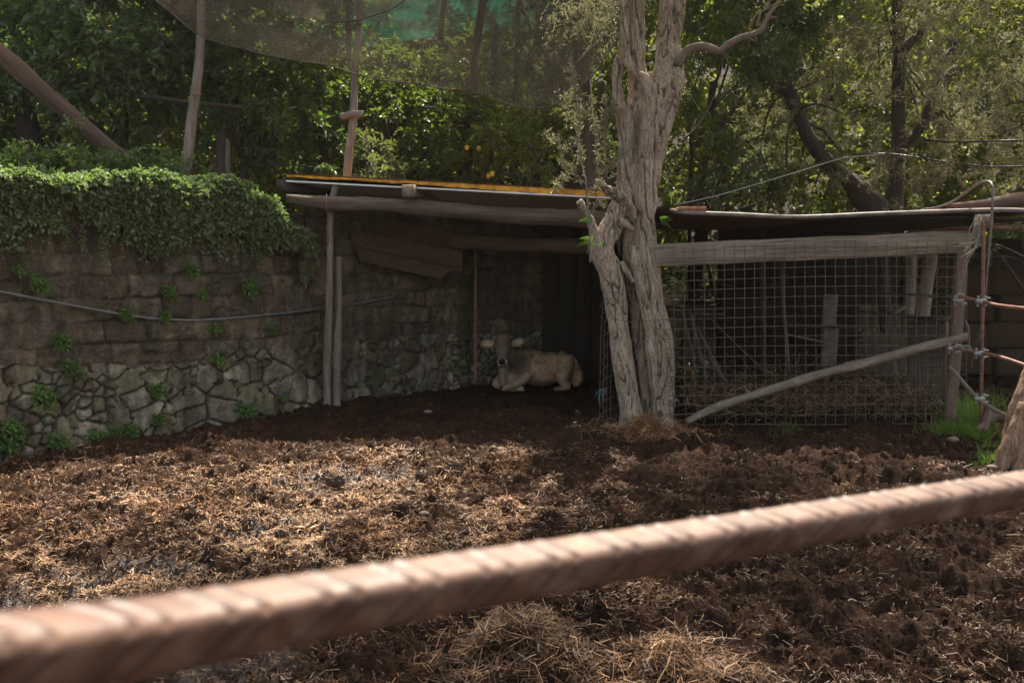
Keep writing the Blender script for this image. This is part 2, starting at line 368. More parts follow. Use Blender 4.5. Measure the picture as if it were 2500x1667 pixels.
# netting
def netmat(name, c, opac, k=900.0):
    m, t = newmat(name); N = NT(t); tc = N.n('Attribute', attribute_name='tc').outputs['Vector']
    f = N.noise(N.mapv(tc, (1.2, 1, 7)), 2.6, 7, .7, 1.2); wv = N.noise(N.mapv(tc, (160, 160, 12)), 1.0, 3, .6); f = N.math('ADD', N.mr(f, .32, .68, opac * .65, min(1, opac * 1.3)), N.mr(wv, .3, .7, -.12, .12))
    d = N.n('BsdfDiffuse', inp={0: (*c, 1)}); tr = N.n('BsdfTranslucent', inp={0: (*c, 1)})
    b = N.n('MixShader', inp={0: .5, 1: d.outputs[0], 2: tr.outputs[0]})
    x = N.n('MixShader', inp={0: f, 1: N.n('BsdfTransparent').outputs[0], 2: b.outputs[0]})
    N.n('OutputMaterial', inp={0: x.outputs[0]}); return m
M['net'] = netmat('brown_shade_net', (.17, .15, .11), .52)
M['greennet'] = netmat('green_shade_net', (.03, .21, .14), .75)
# mud
m, t = newmat('trampled_mud'); N = NT(t); P = N.n('NewGeometry').outputs['Position']; c = N.n('Attribute', attribute_name='Col').outputs['Color']
a = N.noise(P, 3.5, 8, .65); b = N.noise(P, 38, 6, .7); d = N.noise(P, 150, 4, .7)
col = N.ramp(a, [(.3, (.014, .0075, .0045)), (.52, (.036, .018, .010)), (.72, (.078, .038, .020))])
col = N.mix(N.mr(b, .45, .75, 0, .65), col, (.10, .058, .036)); col = N.mix(N.mr(b, .3, .45, .7, 0), col, (.012, .008, .006))
col = N.mix(1.0, col, c, 'MULTIPLY')
wet = N.n('SeparateXYZ', inp={0: N.n('Attribute', attribute_name='tc').outputs['Vector']}).outputs[0]; ro = N.mr(wet, .25, .9, .88, .28); ro = N.math('ADD', ro, N.mr(b, .3, .7, -.06, .12))
h = N.math('ADD', b, N.math('MULTIPLY', d, .35)); N.bsdf(col, ro, N.bump(h, 1.0, .022), N.mr(wet, .25, .9, .12, .7)); M['mud'] = m
m, t = newmat('leaf_litter_soil'); N = NT(t); P = N.n('NewGeometry').outputs['Position']
a = N.noise(P, 3, 7, .7); b = N.noise(P, 30, 6, .7); col = N.ramp(a, [(.3, (.012, .010, .006)), (.6, (.028, .022, .012)), (.75, (.025, .03, .010))])
col = N.mix(N.mr(b, .5, .7, 0, .6), col, (.05, .035, .015)); N.bsdf(col, .9, N.bump(b, .8, .03)); M['soil'] = m
# masonry: Col carries each stone's own tint, alpha-free; moss by noise
m, t = newmat('old_stone_masonry'); N = NT(t); P = N.n('NewGeometry').outputs['Position']; c = N.n('Attribute', attribute_name='Col').outputs['Color']
a = N.noise(P, 9, 8, .7); b = N.noise(P, 60, 5, .7); d = N.noise(P, 2.2, 5, .65)
st = N.noise(N.mapv(P, (3.0, 3.0, .8)), 1.5, 6, .7); col = N.mix(1.0, c, N.ramp(a, [(.3, (.42, .40, .37)), (.7, (1.85, 1.76, 1.6))]), 'MULTIPLY'); col = N.mix(N.mr(st, .40, .60, .75, 0), col, (.04, .034, .024))
col = N.mix(N.mr(b, .5, .72, 0, .55), col, (.25, .22, .185)); col = N.mix(N.mr(b, .28, .42, .7, 0), col, (.03, .022, .017))
col = N.mix(N.mr(d, .50, .68, 0, .45), col, (.06, .06, .028)); col = N.mix(N.mr(N.noise(P, 4.1, 6, .7), .56, .70, 0, .5), col, (.08, .05, .03)); col = N.mix(N.mr(N.noise(P, 17, 6, .75), .60, .70, 0, .7), col, (.36, .33, .29))
h = N.math('ADD', a, N.math('MULTIPLY', b, .5)); N.bsdf(col, .9, N.bump(h, 1.0, .034), .3); M['stone'] = m
# olive bark
m, t = newmat('olive_bark'); N = NT(t); tc = N.n('Attribute', attribute_name='tc').outputs['Vector']; c = N.n('Attribute', attribute_name='Col').outputs['Color']
a = N.noise(N.mapv(tc, (34, 34, 3.6)), 1.6, 9, .75, .5); b = N.noise(tc, 4.0, 5, .6); d = N.noise(N.mapv(tc, (60, 60, 26)), 1.4, 5, .7)
col = N.ramp(N.math('ADD', N.math('MULTIPLY', a, .72), N.math('MULTIPLY', d, .28)), [(.36, (.07, .046, .033)), (.45, (.33, .245, .18)), (.60, (.70, .58, .45))])
col = N.mix(N.mr(b, .48, .68, 0, .45), col, (.34, .22, .165)); col = N.mix(N.mr(N.noise(tc, 7, 5, .6), .58, .68, 0, .55), col, (.50, .47, .43))
col = N.mix(N.mr(d, .3, .45, .55, 0), col, (.035, .026, .02)); col = N.mix(1.0, col, c, 'MULTIPLY')
h = N.math('ADD', a, N.math('MULTIPLY', d, .4)); N.bsdf(col, .85, N.bump(h, 1.0, .026), .3); M['olive'] = m
# calf coat
m, t = newmat('calf_coat'); N = NT(t); c = N.n('Attribute', attribute_name='Col').outputs['Color']; tc = N.n('Attribute', attribute_name='tc').outputs['Vector']
a = N.noise(tc, 26, 6, .7); hh = N.noise(N.mapv(tc, (60, 160, 60)), 3, 4, .7)
col = N.mix(1.0, c, N.ramp(a, [(.3, (.55, .5, .47)), (.6, (1.1, 1.08, 1.05))]), 'MULTIPLY'); N.bsdf(col, .75, N.bump(hh, .5, .006), .3); M['coat'] = m
m, t = newmat('dark_eye'); N = NT(t); N.bsdf((.01, .008, .007), .12); M['eye'] = m
# foreground bar: rust and bare worn steel, ribs darkened through Col as shade
m, t = newmat('ribbed_bar_steel'); N = NT(t); tc = N.n('Attribute', attribute_name='tc').outputs['Vector']
a = N.noise(tc, 90, 5, .6); b = N.noise(tc, 25, 4, .6); col = N.ramp(b, [(.3, (.050, .023, .014)), (.5, (.100, .052, .034)), (.7, (.19, .125, .09))])
col = N.mix(N.mr(a, .55, .75, 0, .5), col, (.20, .085, .04)); col = N.mix(1.0, col, N.n('Attribute', attribute_name='Col').outputs['Color'], 'MULTIPLY'); N.bsdf(col, N.mr(b, .35, .65, .48, .66), N.bump(a, .7, .0012), .5, .0); M['bar'] = m
m, t = newmat('reed_matting'); N = NT(t); tc = N.n('Attribute', attribute_name='tc').outputs['Vector']
a = N.noise(N.mapv(tc, (60, 60, 2)), 2, 4, .6); col = N.ramp(a, [(.3, (.05, .038, .028)), (.7, (.22, .17, .125))]); N.bsdf(col, .8, N.bump(a, .8, .01)); M['reed'] = m
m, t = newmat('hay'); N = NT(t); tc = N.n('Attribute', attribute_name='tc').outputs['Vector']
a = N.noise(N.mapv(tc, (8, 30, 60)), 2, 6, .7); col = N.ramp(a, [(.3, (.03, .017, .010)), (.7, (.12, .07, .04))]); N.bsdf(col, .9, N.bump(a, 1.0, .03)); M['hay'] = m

# ================================================================ ground
def mudh(x, y):
    P = np.stack([x, y, np.zeros_like(x)], 1)
    big = fbm(P * 1.1, 3, 3) * .045
    c1 = fbm(P * 3.0 + 5, 4, 9) * 1.7; hoof = -np.abs(fbm(P * 5.2, 3, 21)) * .10
    rid = -np.abs(fbm(P * 9.0, 4, 31, .6)) * .055
    fine = fbm(P * 26, 3, 41, .7) * .013 - np.abs(fbm(P * 17, 2, 47)) * .022
    near = sstep(9.6, 6.5, y); h = big + c1 * .025 + hoof * (.45 + .55 * near) + rid + fine
    for (px, py, r, a) in ((1270, 1600, .30, .16), (500, 1250, .22, .10), (860, 1300, .25, .08), (1650, 1630, .30, .08), (520, 1390, .2, .08), (280, 1480, .3, .04), (2350, 1560, .4, .06)):
        q = g(px, py); d2 = ((x - q[0]) ** 2 + ((y - q[1]) * .9) ** 2) / (r * r); h = h + a * np.exp(-d2 * 1.3)
    for (px, py, r, a) in ((1330, 1450, .2, -.07), (700, 1175, .3, -.05), (60, 1430, .35, -.07), (2250, 1500, .25, -.08), (1450, 1520, .2, -.09)):
        q = g(px, py); d2 = ((x - q[0]) ** 2 + (y - q[1]) ** 2) / (r * r); h = h + a * np.exp(-d2)
    return h + .02
def straw_density(x, y):
    P = np.stack([x, y, np.zeros_like(x)], 1); n = fbm(P * 1.3 + 3.3, 3, 55) ; n2 = fbm(P * 5 + 1, 2, 56)
    lit = sstep(1.6, -.2, x) * sstep(3.6, 4.3, y) * sstep(7.8, 6.9, y)  # sunlit band: straw lies denser here and is coloured paler
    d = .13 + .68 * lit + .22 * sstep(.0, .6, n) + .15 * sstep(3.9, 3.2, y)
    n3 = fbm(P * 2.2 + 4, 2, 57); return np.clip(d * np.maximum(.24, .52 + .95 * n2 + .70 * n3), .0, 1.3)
ys = [-3.0, -1, .5, 1.5, 2.2]
y = 2.5
while y < 13.5: ys.append(y); y += .0052 + .0016 * y
ys += [14.5, 16, 20, 30, 60]; ys = np.array(ys)
xs = np.concatenate([[-60, -30, -15, -10, -8], np.arange(-6.2, -4.3, .03), np.arange(-4.3, 4.7, .0145), np.arange(4.7, 8.2, .03), [9, 11, 15, 30, 60]])
X, Y = np.meshgrid(xs, ys); Z = mudh(X.ravel(), Y.ravel()).reshape(X.shape)
fade = sstep(1.5, 2.3, Y) * sstep(14.5, 13.4, Y) * sstep(-8, -6.2, X) * sstep(9, 8.1, X); Z = Z * fade
dn = straw_density(X.ravel(), Y.ravel())
tint = np.ones((X.size, 3)) * (.85 + .5 * np.clip(dn, 0, 1)[:, None] * np.array([1.0, .9, .8]))  # mud colour lightened along with the straw, most in the sunlit band
wetm = np.clip(sum(np.exp(-(((X - g(px, py)[0]) ** 2 + ((Y - g(px, py)[1]) * 1.2) ** 2) / r ** 2)) for px, py, r in ((60, 1440, .55), (300, 1430, .4), (700, 1165, .35), (820, 1140, .3), (960, 1145, .3), (640, 1290, .3), (780, 1300, .25), (560, 1620, .3))), 0, 1)
wetm = wetm + .12 * sstep(.35, .7, fbm(np.stack([X.ravel(), Y.ravel(), X.ravel() * 0], 1) * 1.6, 3, 66)).reshape(X.shape)
gmb = grid(np.stack([X, Y, Z], 2), col=tint, tc=np.stack([wetm, wetm, wetm], 2).reshape(-1, 3))
tag(mk('ground', gmb, M['mud'], origin=(0, 0, 0)), kind='structure')

# straw and dung litter scattered over the mud
mb = MB()
def scatter_straw(n, x0, x1, y0, y1, L=(.012, .052), wd=(.0014, .0032), dens=True, seed=1, tilt=.28, lift=.0, bright=1.0, thr=1.0):
    rng = np.random.default_rng(seed); yy = y0 * (y1 / y0) ** rng.random(n); xx = rng.uniform(x0, x1, n) * (yy / 8.0 if x0 < -4 else 1)
    if dens: k = rng.random(n) * thr < straw_density(xx, yy); xx, yy = xx[k], yy[k]
    n = len(xx); a = rng.uniform(0, 2 * math.pi, n); D = np.stack([np.cos(a), np.sin(a), rng.normal(.02, tilt, n)], 1)
    P = np.stack([xx, yy, mudh(xx, yy) + lift * rng.random(n) + .004], 1)
    pn = fbm(np.stack([xx, yy, xx * 0], 1) * 2.6 + 7, 3, 88)[:, None]; c = (.34 + .85 * np.clip(straw_density(xx, yy), 0, 1))[:, None] * (np.array([1, .97, .93]) * sstep(-.5, .4, pn) + np.array([.70, .56, .44]) * (1 - sstep(-.5, .4, pn))) * bright * rng.uniform(.6, 1.25, (n, 1))  # straw painted pale in the sunlit band, darker brown in the shade
    strips(mb, P, D, rng.uniform(*L, n) * (1 + (rng.random(n) < .06) * 1.5), rng.uniform(*wd, n) * (1 + yy * .11), rng=rng, col=c)
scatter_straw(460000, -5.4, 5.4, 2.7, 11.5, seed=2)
scatter_straw(150000, -4.6, 1.2, 3.9, 7.6, seed=3, lift=.012, bright=1.3, L=(.012, .045))  # extra bright straw colour lifts the sunlit band
tag(mk('straw_litter', mb, M['straw'], smooth=False, origin=(0, 0, 0)), 'loose straw and chopped stalks trodden into the brown mud', 'straw', kind='stuff')
# crumbs and clods of trodden mud
def crumbs(n, x0, x1, y0, y1, s0, s1, seed):
    rng = np.random.default_rng(seed); yy = y0 * (y1 / y0) ** rng.random(n); xx = rng.uniform(x0, x1, n) * np.maximum(yy / 7.0, .45)
    P = np.stack([xx, yy, mudh(xx, yy)], 1); k = fbm(P * 3.1 + 8, 2, 91) > -.25; P = P[k]; n = len(P); s = s0 * (s1 / s0) ** (rng.random(n) ** 1.6) * (.6 + yy[k] / 12)
    O = np.array([[1, 0, 0], [-1, 0, 0], [0, 1, 0], [0, -1, 0], [0, 0, 1], [0, 0, -1.]]) ; V = O[None] * rng.uniform(.5, 1.25, (n, 6, 1)) + rng.normal(0, .22, (n, 6, 3)); V = V * s[:, None, None] * [1.2, 1.0, .75] + P[:, None] + [0, 0, .002]
    t = np.array([[0, 2, 4], [2, 1, 4], [1, 3, 4], [3, 0, 4], [2, 0, 5], [1, 2, 5], [3, 1, 5], [0, 3, 5]]); T = (np.arange(n)[:, None, None] * 6 + t[None]).reshape(-1, 3)
    c = np.repeat(rng.uniform(.6, 1.5, (n, 1)) * (np.array([1, 1, 1]) + .35 * straw_density(P[:, 0], P[:, 1])[:, None]), 6, 0); return V.reshape(-1, 3), T, c  # crumbs lightened with the straw, so paler in the sunlit band
mbc = MB()
for a in ((100000, -5.2, 5.2, 2.7, 10.5, .0035, .012, 301), (5000, -5.0, 5.0, 2.8, 9.5, .010, .026, 302)):
    v_, t_, c_ = crumbs(*a); mbc.add(v_, None, t_, v_ * 0, c_)
tag(mk('mud_crumbs', mbc, M['mud'], smooth=False, origin=(0, 0, 0)), 'loose crumbs and small clods of dark mud all over the yard', 'mud clods', kind='stuff')
# matted straw heaps
def heap(px, py, r, h, n, label, bright=1.3, L=(.05, .16), seed=5, hue=(1, .86, .70)):
    global mb
    rng = np.random.default_rng(seed); q = g(px, py); mb = MB()
    rr = np.abs(rng.normal(0, .75, n)) * r; a = rng.uniform(0, 6.283, n); xx = q[0] + rr * np.cos(a); yy = q[1] + rr * np.sin(a) * .8
    P = np.stack([xx, yy, mudh(xx, yy) + h * np.exp(-(rr / r) ** 2 * 2) * rng.random(n) + .005], 1)
    b = rng.uniform(0, 6.283, n); D = np.stack([np.cos(b), np.sin(b), rng.normal(0, .22, n) - .15 * rr / r], 1)
    strips(mb, P - D * .05, D, rng.uniform(*L, n), rng.uniform(.002, .0042, n), rng=rng, col=np.array(hue) * bright * rng.uniform(.45, 1.35, (n, 1)), curl=.22)
    return tag(mk('straw_heap', mb, M['straw'], smooth=False), label, 'straw heap')
heap(1270, 1600, .32, .07, 3800, 'brown matted straw heap in front of the bar at bottom centre', .5, seed=11)
heap(1650, 1650, .28, .05, 2800, 'golden straw heap at the bottom edge, right of the brown heap', .8, seed=12)
heap(1585, 1046, .42, .10, 6000, 'golden straw spread round the foot of the old olive trunk', 1.25, L=(.08, .24), seed=13)
# ================================================================ retaining wall
wp = [g(-560, 1215), g(-250, 1150), g(0, 1106), g(300, 1058), g(600, 1018), g(800, 986), g(950, 966), g(1100, 946), g(1250, 932), g(1370, 924)]
wp += [wp[-1] + [.9, .12, 0], wp[-1] + [2.6, .25, 0], wp[-1] + [4.6, .3, 0], wp[-1] + [6.6, .6, 0]]
wp = [p * [1, 1, 0] for p in wp]
WP, _ = catmull(wp, [1] * len(wp), .02)
d = np.linalg.norm(np.diff(WP, axis=0), axis=1); WS = np.concatenate([[0], np.cumsum(d)])
def wall_at(s):
    p = np.stack([np.interp(s, WS, WP[:, 0]), np.interp(s, WS, WP[:, 1])], -1)
    q = np.stack([np.interp(s + .05, WS, WP[:, 0]), np.interp(s + .05, WS, WP[:, 1])], -1) - np.stack([np.interp(s - .05, WS, WP[:, 0]), np.interp(s - .05, WS, WP[:, 1])], -1)
    q = unit(q); return p, np.stack([q[..., 1], -q[..., 0]], -1)      # point, outward normal (towards the yard)
def s_of(pt): return WS[np.argmin((WP[:, 0] - pt[0]) ** 2 + (WP[:, 1] - pt[1]) ** 2)]
S_SHED = s_of(g(800, 986)); S_END = s_of(wp[9]); S1 = WS[-1] - .1
def wall_top(s): return 2.22 - 1.2 * sstep(S_END + .2, S_END + 1.2, s)
def cells(sz, sx, sz_, seed, jit=.42, stagger=False):
    """Voronoi over (s, z): border distance, id, offset from the seed point"""
    u = sz[:, 0] / sx; v = sz[:, 1] / sz_; i0 = np.floor(u).astype(int); j0 = np.floor(v).astype(int); c = []
    for di in (-2, -1, 0, 1, 2):
        for dj in (-2, -1, 0, 1, 2):
            i, j = i0 + di, j0 + dj; z0 = np.zeros_like(i)
            qx = (i + .5 + jit * 2 * (_h(i, j, z0, seed) - .5) + (.5 * (j % 2) if stagger else 0)) * sx
            qz = (j + .5 + jit * 2 * (_h(i, j, z0, seed + 1) - .5)) * sz_
            c.append(np.stack([qx, qz, _h(i, j, z0, seed + 2)], 1))
    c = np.stack(c, 1); dd = (c[:, :, 0] - sz[:, None, 0]) ** 2 + (c[:, :, 1] - sz[:, None, 1]) ** 2
    k = dd.argmin(1); r = np.arange(len(sz)); p1 = c[r, k]; d1 = dd[r, k]
    dx = c - p1[:, None]; L = np.sqrt(dx[:, :, 0] ** 2 + dx[:, :, 1] ** 2); L[r, k] = 1; b = (dd - d1[:, None]) / (2 * L); b[r, k] = 9
    return b.min(1), p1[:, 2], sz - p1[:, :2]
ss = np.arange(0, S1, .012); zz = np.arange(-.15, 2.34, .012); SS, ZZ = np.meshgrid(ss, zz); sh = SS.shape
sv = SS.ravel(); zv = ZZ.ravel(); Pn = np.stack([sv, zv, sv * 0], 1)
wz = fbm(Pn * 5, 2, 61) * .03; ws = fbm(Pn * 4 + 7, 2, 63) * .03
b1, id1, o1 = cells(np.stack([sv + ws * .35, zv + wz * .35 + .12 * fbm(Pn * [1.1, 0, 0], 2, 62)], 1), .36, .185, 71, .49)
b1b, id1b, o1b = cells(np.stack([sv + ws * 1.6, zv + wz * 1.6], 1), .15, .085, 81, .46)
chip = (b1 < .032) & (id1b > .35) & (fbm(Pn * 4 + 2, 2, 78) > -.15)
small = sstep(.36, .42, fbm(Pn * [1.7, 2.3, 1] + 3, 2, 77)); sm = (small > .5) | chip       # pockets of small filling stones
b1 = np.where(sm, b1b, b1); id1 = np.where(sm, id1b, id1); o1 = np.where(sm[:, None], o1b, o1)
# squared blocks in courses
wz2 = fbm(Pn * [1.2, 2, 1], 3, 67) * .04 + fbm(Pn * 9, 2, 68) * .012; cz = .213; row = np.floor((zv + wz2 - .01) / cz); fz = (zv + wz2 - .01) / cz - row
bw = .26 + .16 * _h(row.astype(int), row.astype(int) * 0 + 3, row.astype(int) * 0, 5); uu = (sv + ws * .5 + fbm(Pn * 9 + 5, 2, 69) * .014) / bw + row * .37
ci = np.floor(uu); cj = .36 * (_h(ci.astype(int), row.astype(int), row.astype(int) * 0, 91) - .5); cj2 = .36 * (_h(ci.astype(int) + 1, row.astype(int), row.astype(int) * 0, 91) - .5)
fu = uu - ci; b2 = np.minimum(np.minimum(fz, 1 - fz) * cz, np.minimum(np.abs(fu - cj), np.abs(1 + cj2 - fu)) * bw)
cid = ci + (fu > 1 + cj2) - (fu < cj); id2 = _h(cid.astype(int), row.astype(int), row.astype(int) * 0, 93)
o2 = np.stack([(fu - .5) * bw, (fz - .5) * cz], 1)
rub = (zv < .70 + fbm(Pn * [1.3, 0, 0], 2, 99) * .09) ; b = np.where(rub, b1, b2); idd = np.where(rub, id1, id2); oo = np.where(rub[:, None], o1, o2)
flat = sstep(1.2, 2.1, zv) * .55
jf = .35 + .65 * sstep(-.35, .25, fbm(Pn * 3.1 + 1, 3, 88)); prof = np.where(rub, (.55 + .45 * jf) * sstep(0, .011, b - .003) * .046 + sstep(.01, .05, b) * .006 - .012 * chip, (sstep(0, .022, b - .002) * .032 + sstep(.0, .06, b) * .014) * (1 - flat * .6) * jf)
amp = np.where(rub, 1.0, .45); i2 = (idd * 9973) % 1; i3 = (idd * 7919) % 1
disp = prof + amp * ((idd - .5) * .035 + (i2 - .5) * .38 * oo[:, 0] * (b > .004) + (i3 - .5) * .30 * oo[:, 1]) + fbm(Pn * 11, 4, 44) * np.where(rub, .008, .013) - np.where(rub, 0, .02) * sstep(.35, .6, fbm(Pn * 6, 3, 49)) + fbm(Pn * 2, 2, 45) * .02 + fbm(Pn * 45, 2, 46) * .003
disp = disp - .05 * (zv / 2.3)                                             # slight batter
p, nn = wall_at(sv); keep = np.minimum(zv, wall_top(sv) + fbm(Pn * 3, 2, 48) * .03)
V = np.stack([p[:, 0] + nn[:, 0] * disp, p[:, 1] + nn[:, 1] * disp, keep], 1)
warm = np.array([.125, .092, .068]); grey = np.array([.31, .29, .235]); ol = np.array([.20, .19, .125]); tuf = np.array([.165, .13, .10]); tuf2 = np.array([.11, .082, .06])
cr = grey * (.62 + .65 * i2[:, None]); cr = np.where((i3 < .22)[:, None], ol * (.8 + .5 * i2[:, None]), cr); cr = np.where((i3 > .86)[:, None], warm * 1.5, cr)
cb = tuf * 1.08 * (.62 + .75 * i2[:, None]); cb = np.where((i3 < .35)[:, None], tuf2 * (.8 + .5 * i2[:, None]), cb)
cc = np.where(rub[:, None], cr, cb); mort = np.where(rub[:, None], np.array([.055, .042, .032]), np.array([.07, .052, .038]))
jm = sstep(.012, .0, b - .003)[:, None] * np.where(rub, .85, .6 * jf)[:, None]; cc = cc * (1 - jm) + mort * jm
wall = empty('stone_retaining_wall', (wp[4][0], wp[4][1], 0), 'curved old terrace wall of squared blocks over grey rubble stones, creeper on its top', 'wall')
Vg = V.reshape(*sh, 3); tgrid = Pn.reshape(*sh, 3); Cg = cc.reshape(*sh, 3)
mk('wall_face', grid(Vg, tc=tgrid.reshape(-1, 3), col=cc), M['stone'], wall)
# terrace behind the wall, rising to the wooded slope
def wally(x): return np.interp(x, WP[::5, 0], WP[::5, 1])
txs = np.concatenate([np.arange(-30, -8, 2.0), np.arange(-8, 9, .12), np.arange(9, 34, 2.0)]); tys = np.concatenate([np.arange(6, 16, .12), np.arange(16, 60, 1.0)])
TX, TY = np.meshgrid(txs, tys)
def terr_z(x, y):
    hi = 2.24 - 1.2 * sstep(1.0, 2.0, x) - .9 * sstep(4.9, 5.8, x)
    z = hi + fbm(np.stack([x, y, x * 0], 1) * .9, 3, 12) * .08 + .10 * np.clip(y - 13, 0, 3) + 1.0 * np.clip(y - 18, 0, 16)
    behind = sstep(.05, .22, y - wally(x) - .05 * (x > 0)); return np.where(behind > 0, z * behind - .3 * (1 - behind), -.3)
TZ = terr_z(TX.ravel(), TY.ravel()).reshape(TX.shape)
tag(mk('terrace_ground', grid(np.stack([TX, TY, TZ], 2)), M['soil'], origin=(0, 12, 0)), kind='structure')

# creeper along the wall top
rng = np.random.default_rng(21); n = 4300
s = rng.uniform(0, s_of(g(735, 995)), n); t = rng.random(n)                  # t: 0 back on the terrace, 1 lowest hanging tip
p, nn = wall_at(s); q3 = np.stack([s, s * 0, s * 0], 1); hang = .10 + .22 * fbm(q3 * 1.6, 3, 5) + .10 * fbm(q3 * 7, 2, 6); bulge = .22 + .10 * fbm(q3 * 1.3 + 4, 3, 8)
ang = t * math.pi; top = 2.24 - .38 * sstep(s_of(g(560, 1018)), s_of(g(745, 995)), s) + .11 * fbm(q3 * 1.1 + 9, 3, 15)
off = np.where(t < .5, -.75 + (t / .5) * (.75 + bulge), bulge - (t - .5) / .5 * (bulge - .04))
zc = np.where(t < .5, top + .04 + .10 * np.sin(ang), top + .04 - (t - .5) / .5 * (hang + .35) + .10 * np.sin(ang))
C = np.stack([p[:, 0] + nn[:, 0] * off, p[:, 1] + nn[:, 1] * off, zc], 1); kp = fbm(C * 2.6, 3, 19) > -.42; C, nn, s = C[kp], nn[kp], s[kp]; C += fbm(C * 3.2, 2, 17)[:, None] * np.stack([nn[:, 0], nn[:, 1], s * 0 + .6], 1) * .09
out = np.stack([nn[:, 0], nn[:, 1], .6 + s * 0], 1); mb = MB(); h_ = rng.random(len(C)) < .3; leafy(mb, C[~h_], .085, 5, 6, .038, .026, rng, out=out[~h_], droop=.15); leafy(mb, C[h_], .12, 4, 6, .055, .036, rng, out=out[h_], droop=.25)
for i in range(45):
    s_0 = rng.uniform(0, s_of(g(735, 995))); pq, nq = wall_at(np.array([s_0])); z0 = 2.05 - .2 * rng.random(); m_ = rng.integers(3, 10); zz_ = z0 - np.arange(m_) * .035
    Cq = np.stack([pq[0, 0] + nq[0, 0] * .05 + rng.normal(0, .012, m_), pq[0, 1] + nq[0, 1] * .05 + rng.normal(0, .012, m_), zz_], 1); leafy(mb, Cq, .03, 2, 3, .030, .02, rng, out=np.tile([nq[0, 0], nq[0, 1], -.3], (m_, 1)), droop=.4)
tag(mk('creeper', mb, M['creeper'], smooth=False), 'thick mat of small leaved green creeper spilling over the top of the wall', 'creeper', kind='stuff')
# darker shrubs behind the creeper
for k, (px, py, Y, r, lab) in enumerate(((60, 425, 8.7, .5, 'dark bush at the left edge between the creeper and the fallen pole'), (300, 445, 9.2, .42, 'dark low bush behind the creeper under the slanting pole'))):
    c = at(px, py, Y); rng = np.random.default_rng(31 + k); C = c + rng.normal(0, .5, (240, 3)) * [r * 1.5, r * .7, r * .55]; C = C[C[:, 2] > 2.2]
    b = empty('low_bush', (c[0], c[1], 2.25), lab, 'bush'); mb = MB(); lm = MB(); leafy(mb, C, .14, 5, 6, .06, .038, rng, droop=.1)
    mk('foliage', mb, M['lemonleaf'], b, smooth=False); tube([c * [1, 1, 0] + [0, 0, 2.2], c * [1, 1, 0] + [.05, 0, c[2] - .1]], [.02, .01], 6, mb=lm); mk('stem', lm, M['twig'], b)

# ================================================================ weeds in the wall
protos = []
for k in range(4):
    rng = np.random.default_rng(40 + k); mb = MB(); n = 9 + 3 * k
    C = np.clip(rng.normal(0, .03, (n, 3)), -.05, .05) * [1, .5, 1] + [0, -.03, 0]; leafy(mb, C, .05, 3, 5, .032, .021, rng, out=np.tile([0, -1., .3], (n, 1)), droop=.3)
    protos.append(mb)
weeds = [(40, 655, .9, 'leafy weed at the far left of the wall just under the creeper'), (85, 690, 1.2, 'wide weed on the upper blocks above the left end of the grey pipe'),
    (460, 660, 1.3, 'large weed tuft hanging below the middle of the creeper'), (405, 712, 1.0, 'trailing weed on the blocks above the lowest dip of the pipe'),
    (490, 715, 1.0, 'weed on the block course, right of the trailing weed above the pipe'), (600, 700, 1.3, 'small weed high on the blocks near the shed end of the wall'),
    (395, 770, 1.0, 'weed growing right over the grey pipe at its lowest part'), (300, 768, 1.0, 'small weed peeping under the grey pipe left of its dip'), (520, 795, 1.1, 'small weed hanging just below the pipe right of its dip'),
    (655, 800, .9, 'tiny weed on the blocks near the twin posts'), (140, 830, 1.3, 'dark weed in a joint of the second course at left'), (165, 895, 1.2, 'weed where the blocks meet the rubble at left'),
    (525, 870, 1.2, 'weed on the joint above the rubble, middle of the wall'), (95, 965, 1.5, 'bright weed hanging from a rubble joint by the big left stone'), (380, 1020, 1.1, 'bright weed between rubble stones low in the middle'),
    (590, 1000, 1.4, 'weed climbing the low rubble to the right'), (680, 965, .8, 'small weed near the rubble foot by the twin posts'), (225, 1065, 1.2, 'weed tuft at the foot of the mossy yellow green stone'),
    (310, 1055, 1.3, 'broad bright weed at the foot of the wall'), (130, 1085, 1.3, 'spreading weed at the wall foot near the left corner'), (15, 1080, 1.2, 'weed at the wall foot in the left corner of the picture'), (20, 1045, 1.4, 'weed over the lowest left rubble stone'), (375, 950, 1.2, 'dark weed beside the upright rubble stones'), (270, 1070, 1.2, 'small weed by the wall foot between two larger tufts')]
def wall_hit(px, py):
    best = None
    for Y in np.arange(6.5, 12.5, .02):
        p = at(px, py, Y)
        if p[1] >= wally(p[0]): return p
    return at(px, py, 9)
protoobj = {}
for i, (px, py, sc, lab) in enumerate(weeds):
    p = wall_hit(px, py); p[2] = max(p[2], .03); k = i % 4
    s0 = s_of(p); nrm = wall_at(np.array([s0]))[1][0]; rz = math.atan2(nrm[1], nrm[0]) + math.pi / 2
    if k not in protoobj: o = mk('wall_weed', protos[k], M['weed'], smooth=False, origin=(0, 0, 0)); protoobj[k] = o
    else: o = protoobj[k].copy(); COL.objects.link(o)
    o.location = (p[0] + nrm[0] * .03, p[1] + nrm[1] * .03, p[2]); o.rotation_euler = (0, 0, rz); o.scale = (sc, sc, sc)
    tag(o, lab, 'weed', 'weeds growing from the stone wall')
# grey pipe slung along the wall
pp = [(-60, 703), (0, 713), (60, 725), (150, 742), (250, 760), (350, 775), (450, 781), (520, 779), (620, 770), (700, 762), (790, 750), (860, 742), (900, 735), (965, 722)]
pts = [wall_hit(a, b) for a, b in pp]; pts = [p + np.append(wall_at(np.array([s_of(p)]))[1][0] * (.07 if i < 11 else .05), 0) for i, p in enumerate(pts)]
tag(mk('water_pipe', tube(pts, .0135, 8, .1), M['pipe']), 'long grey plastic pipe sagging across the stone wall', 'pipe')

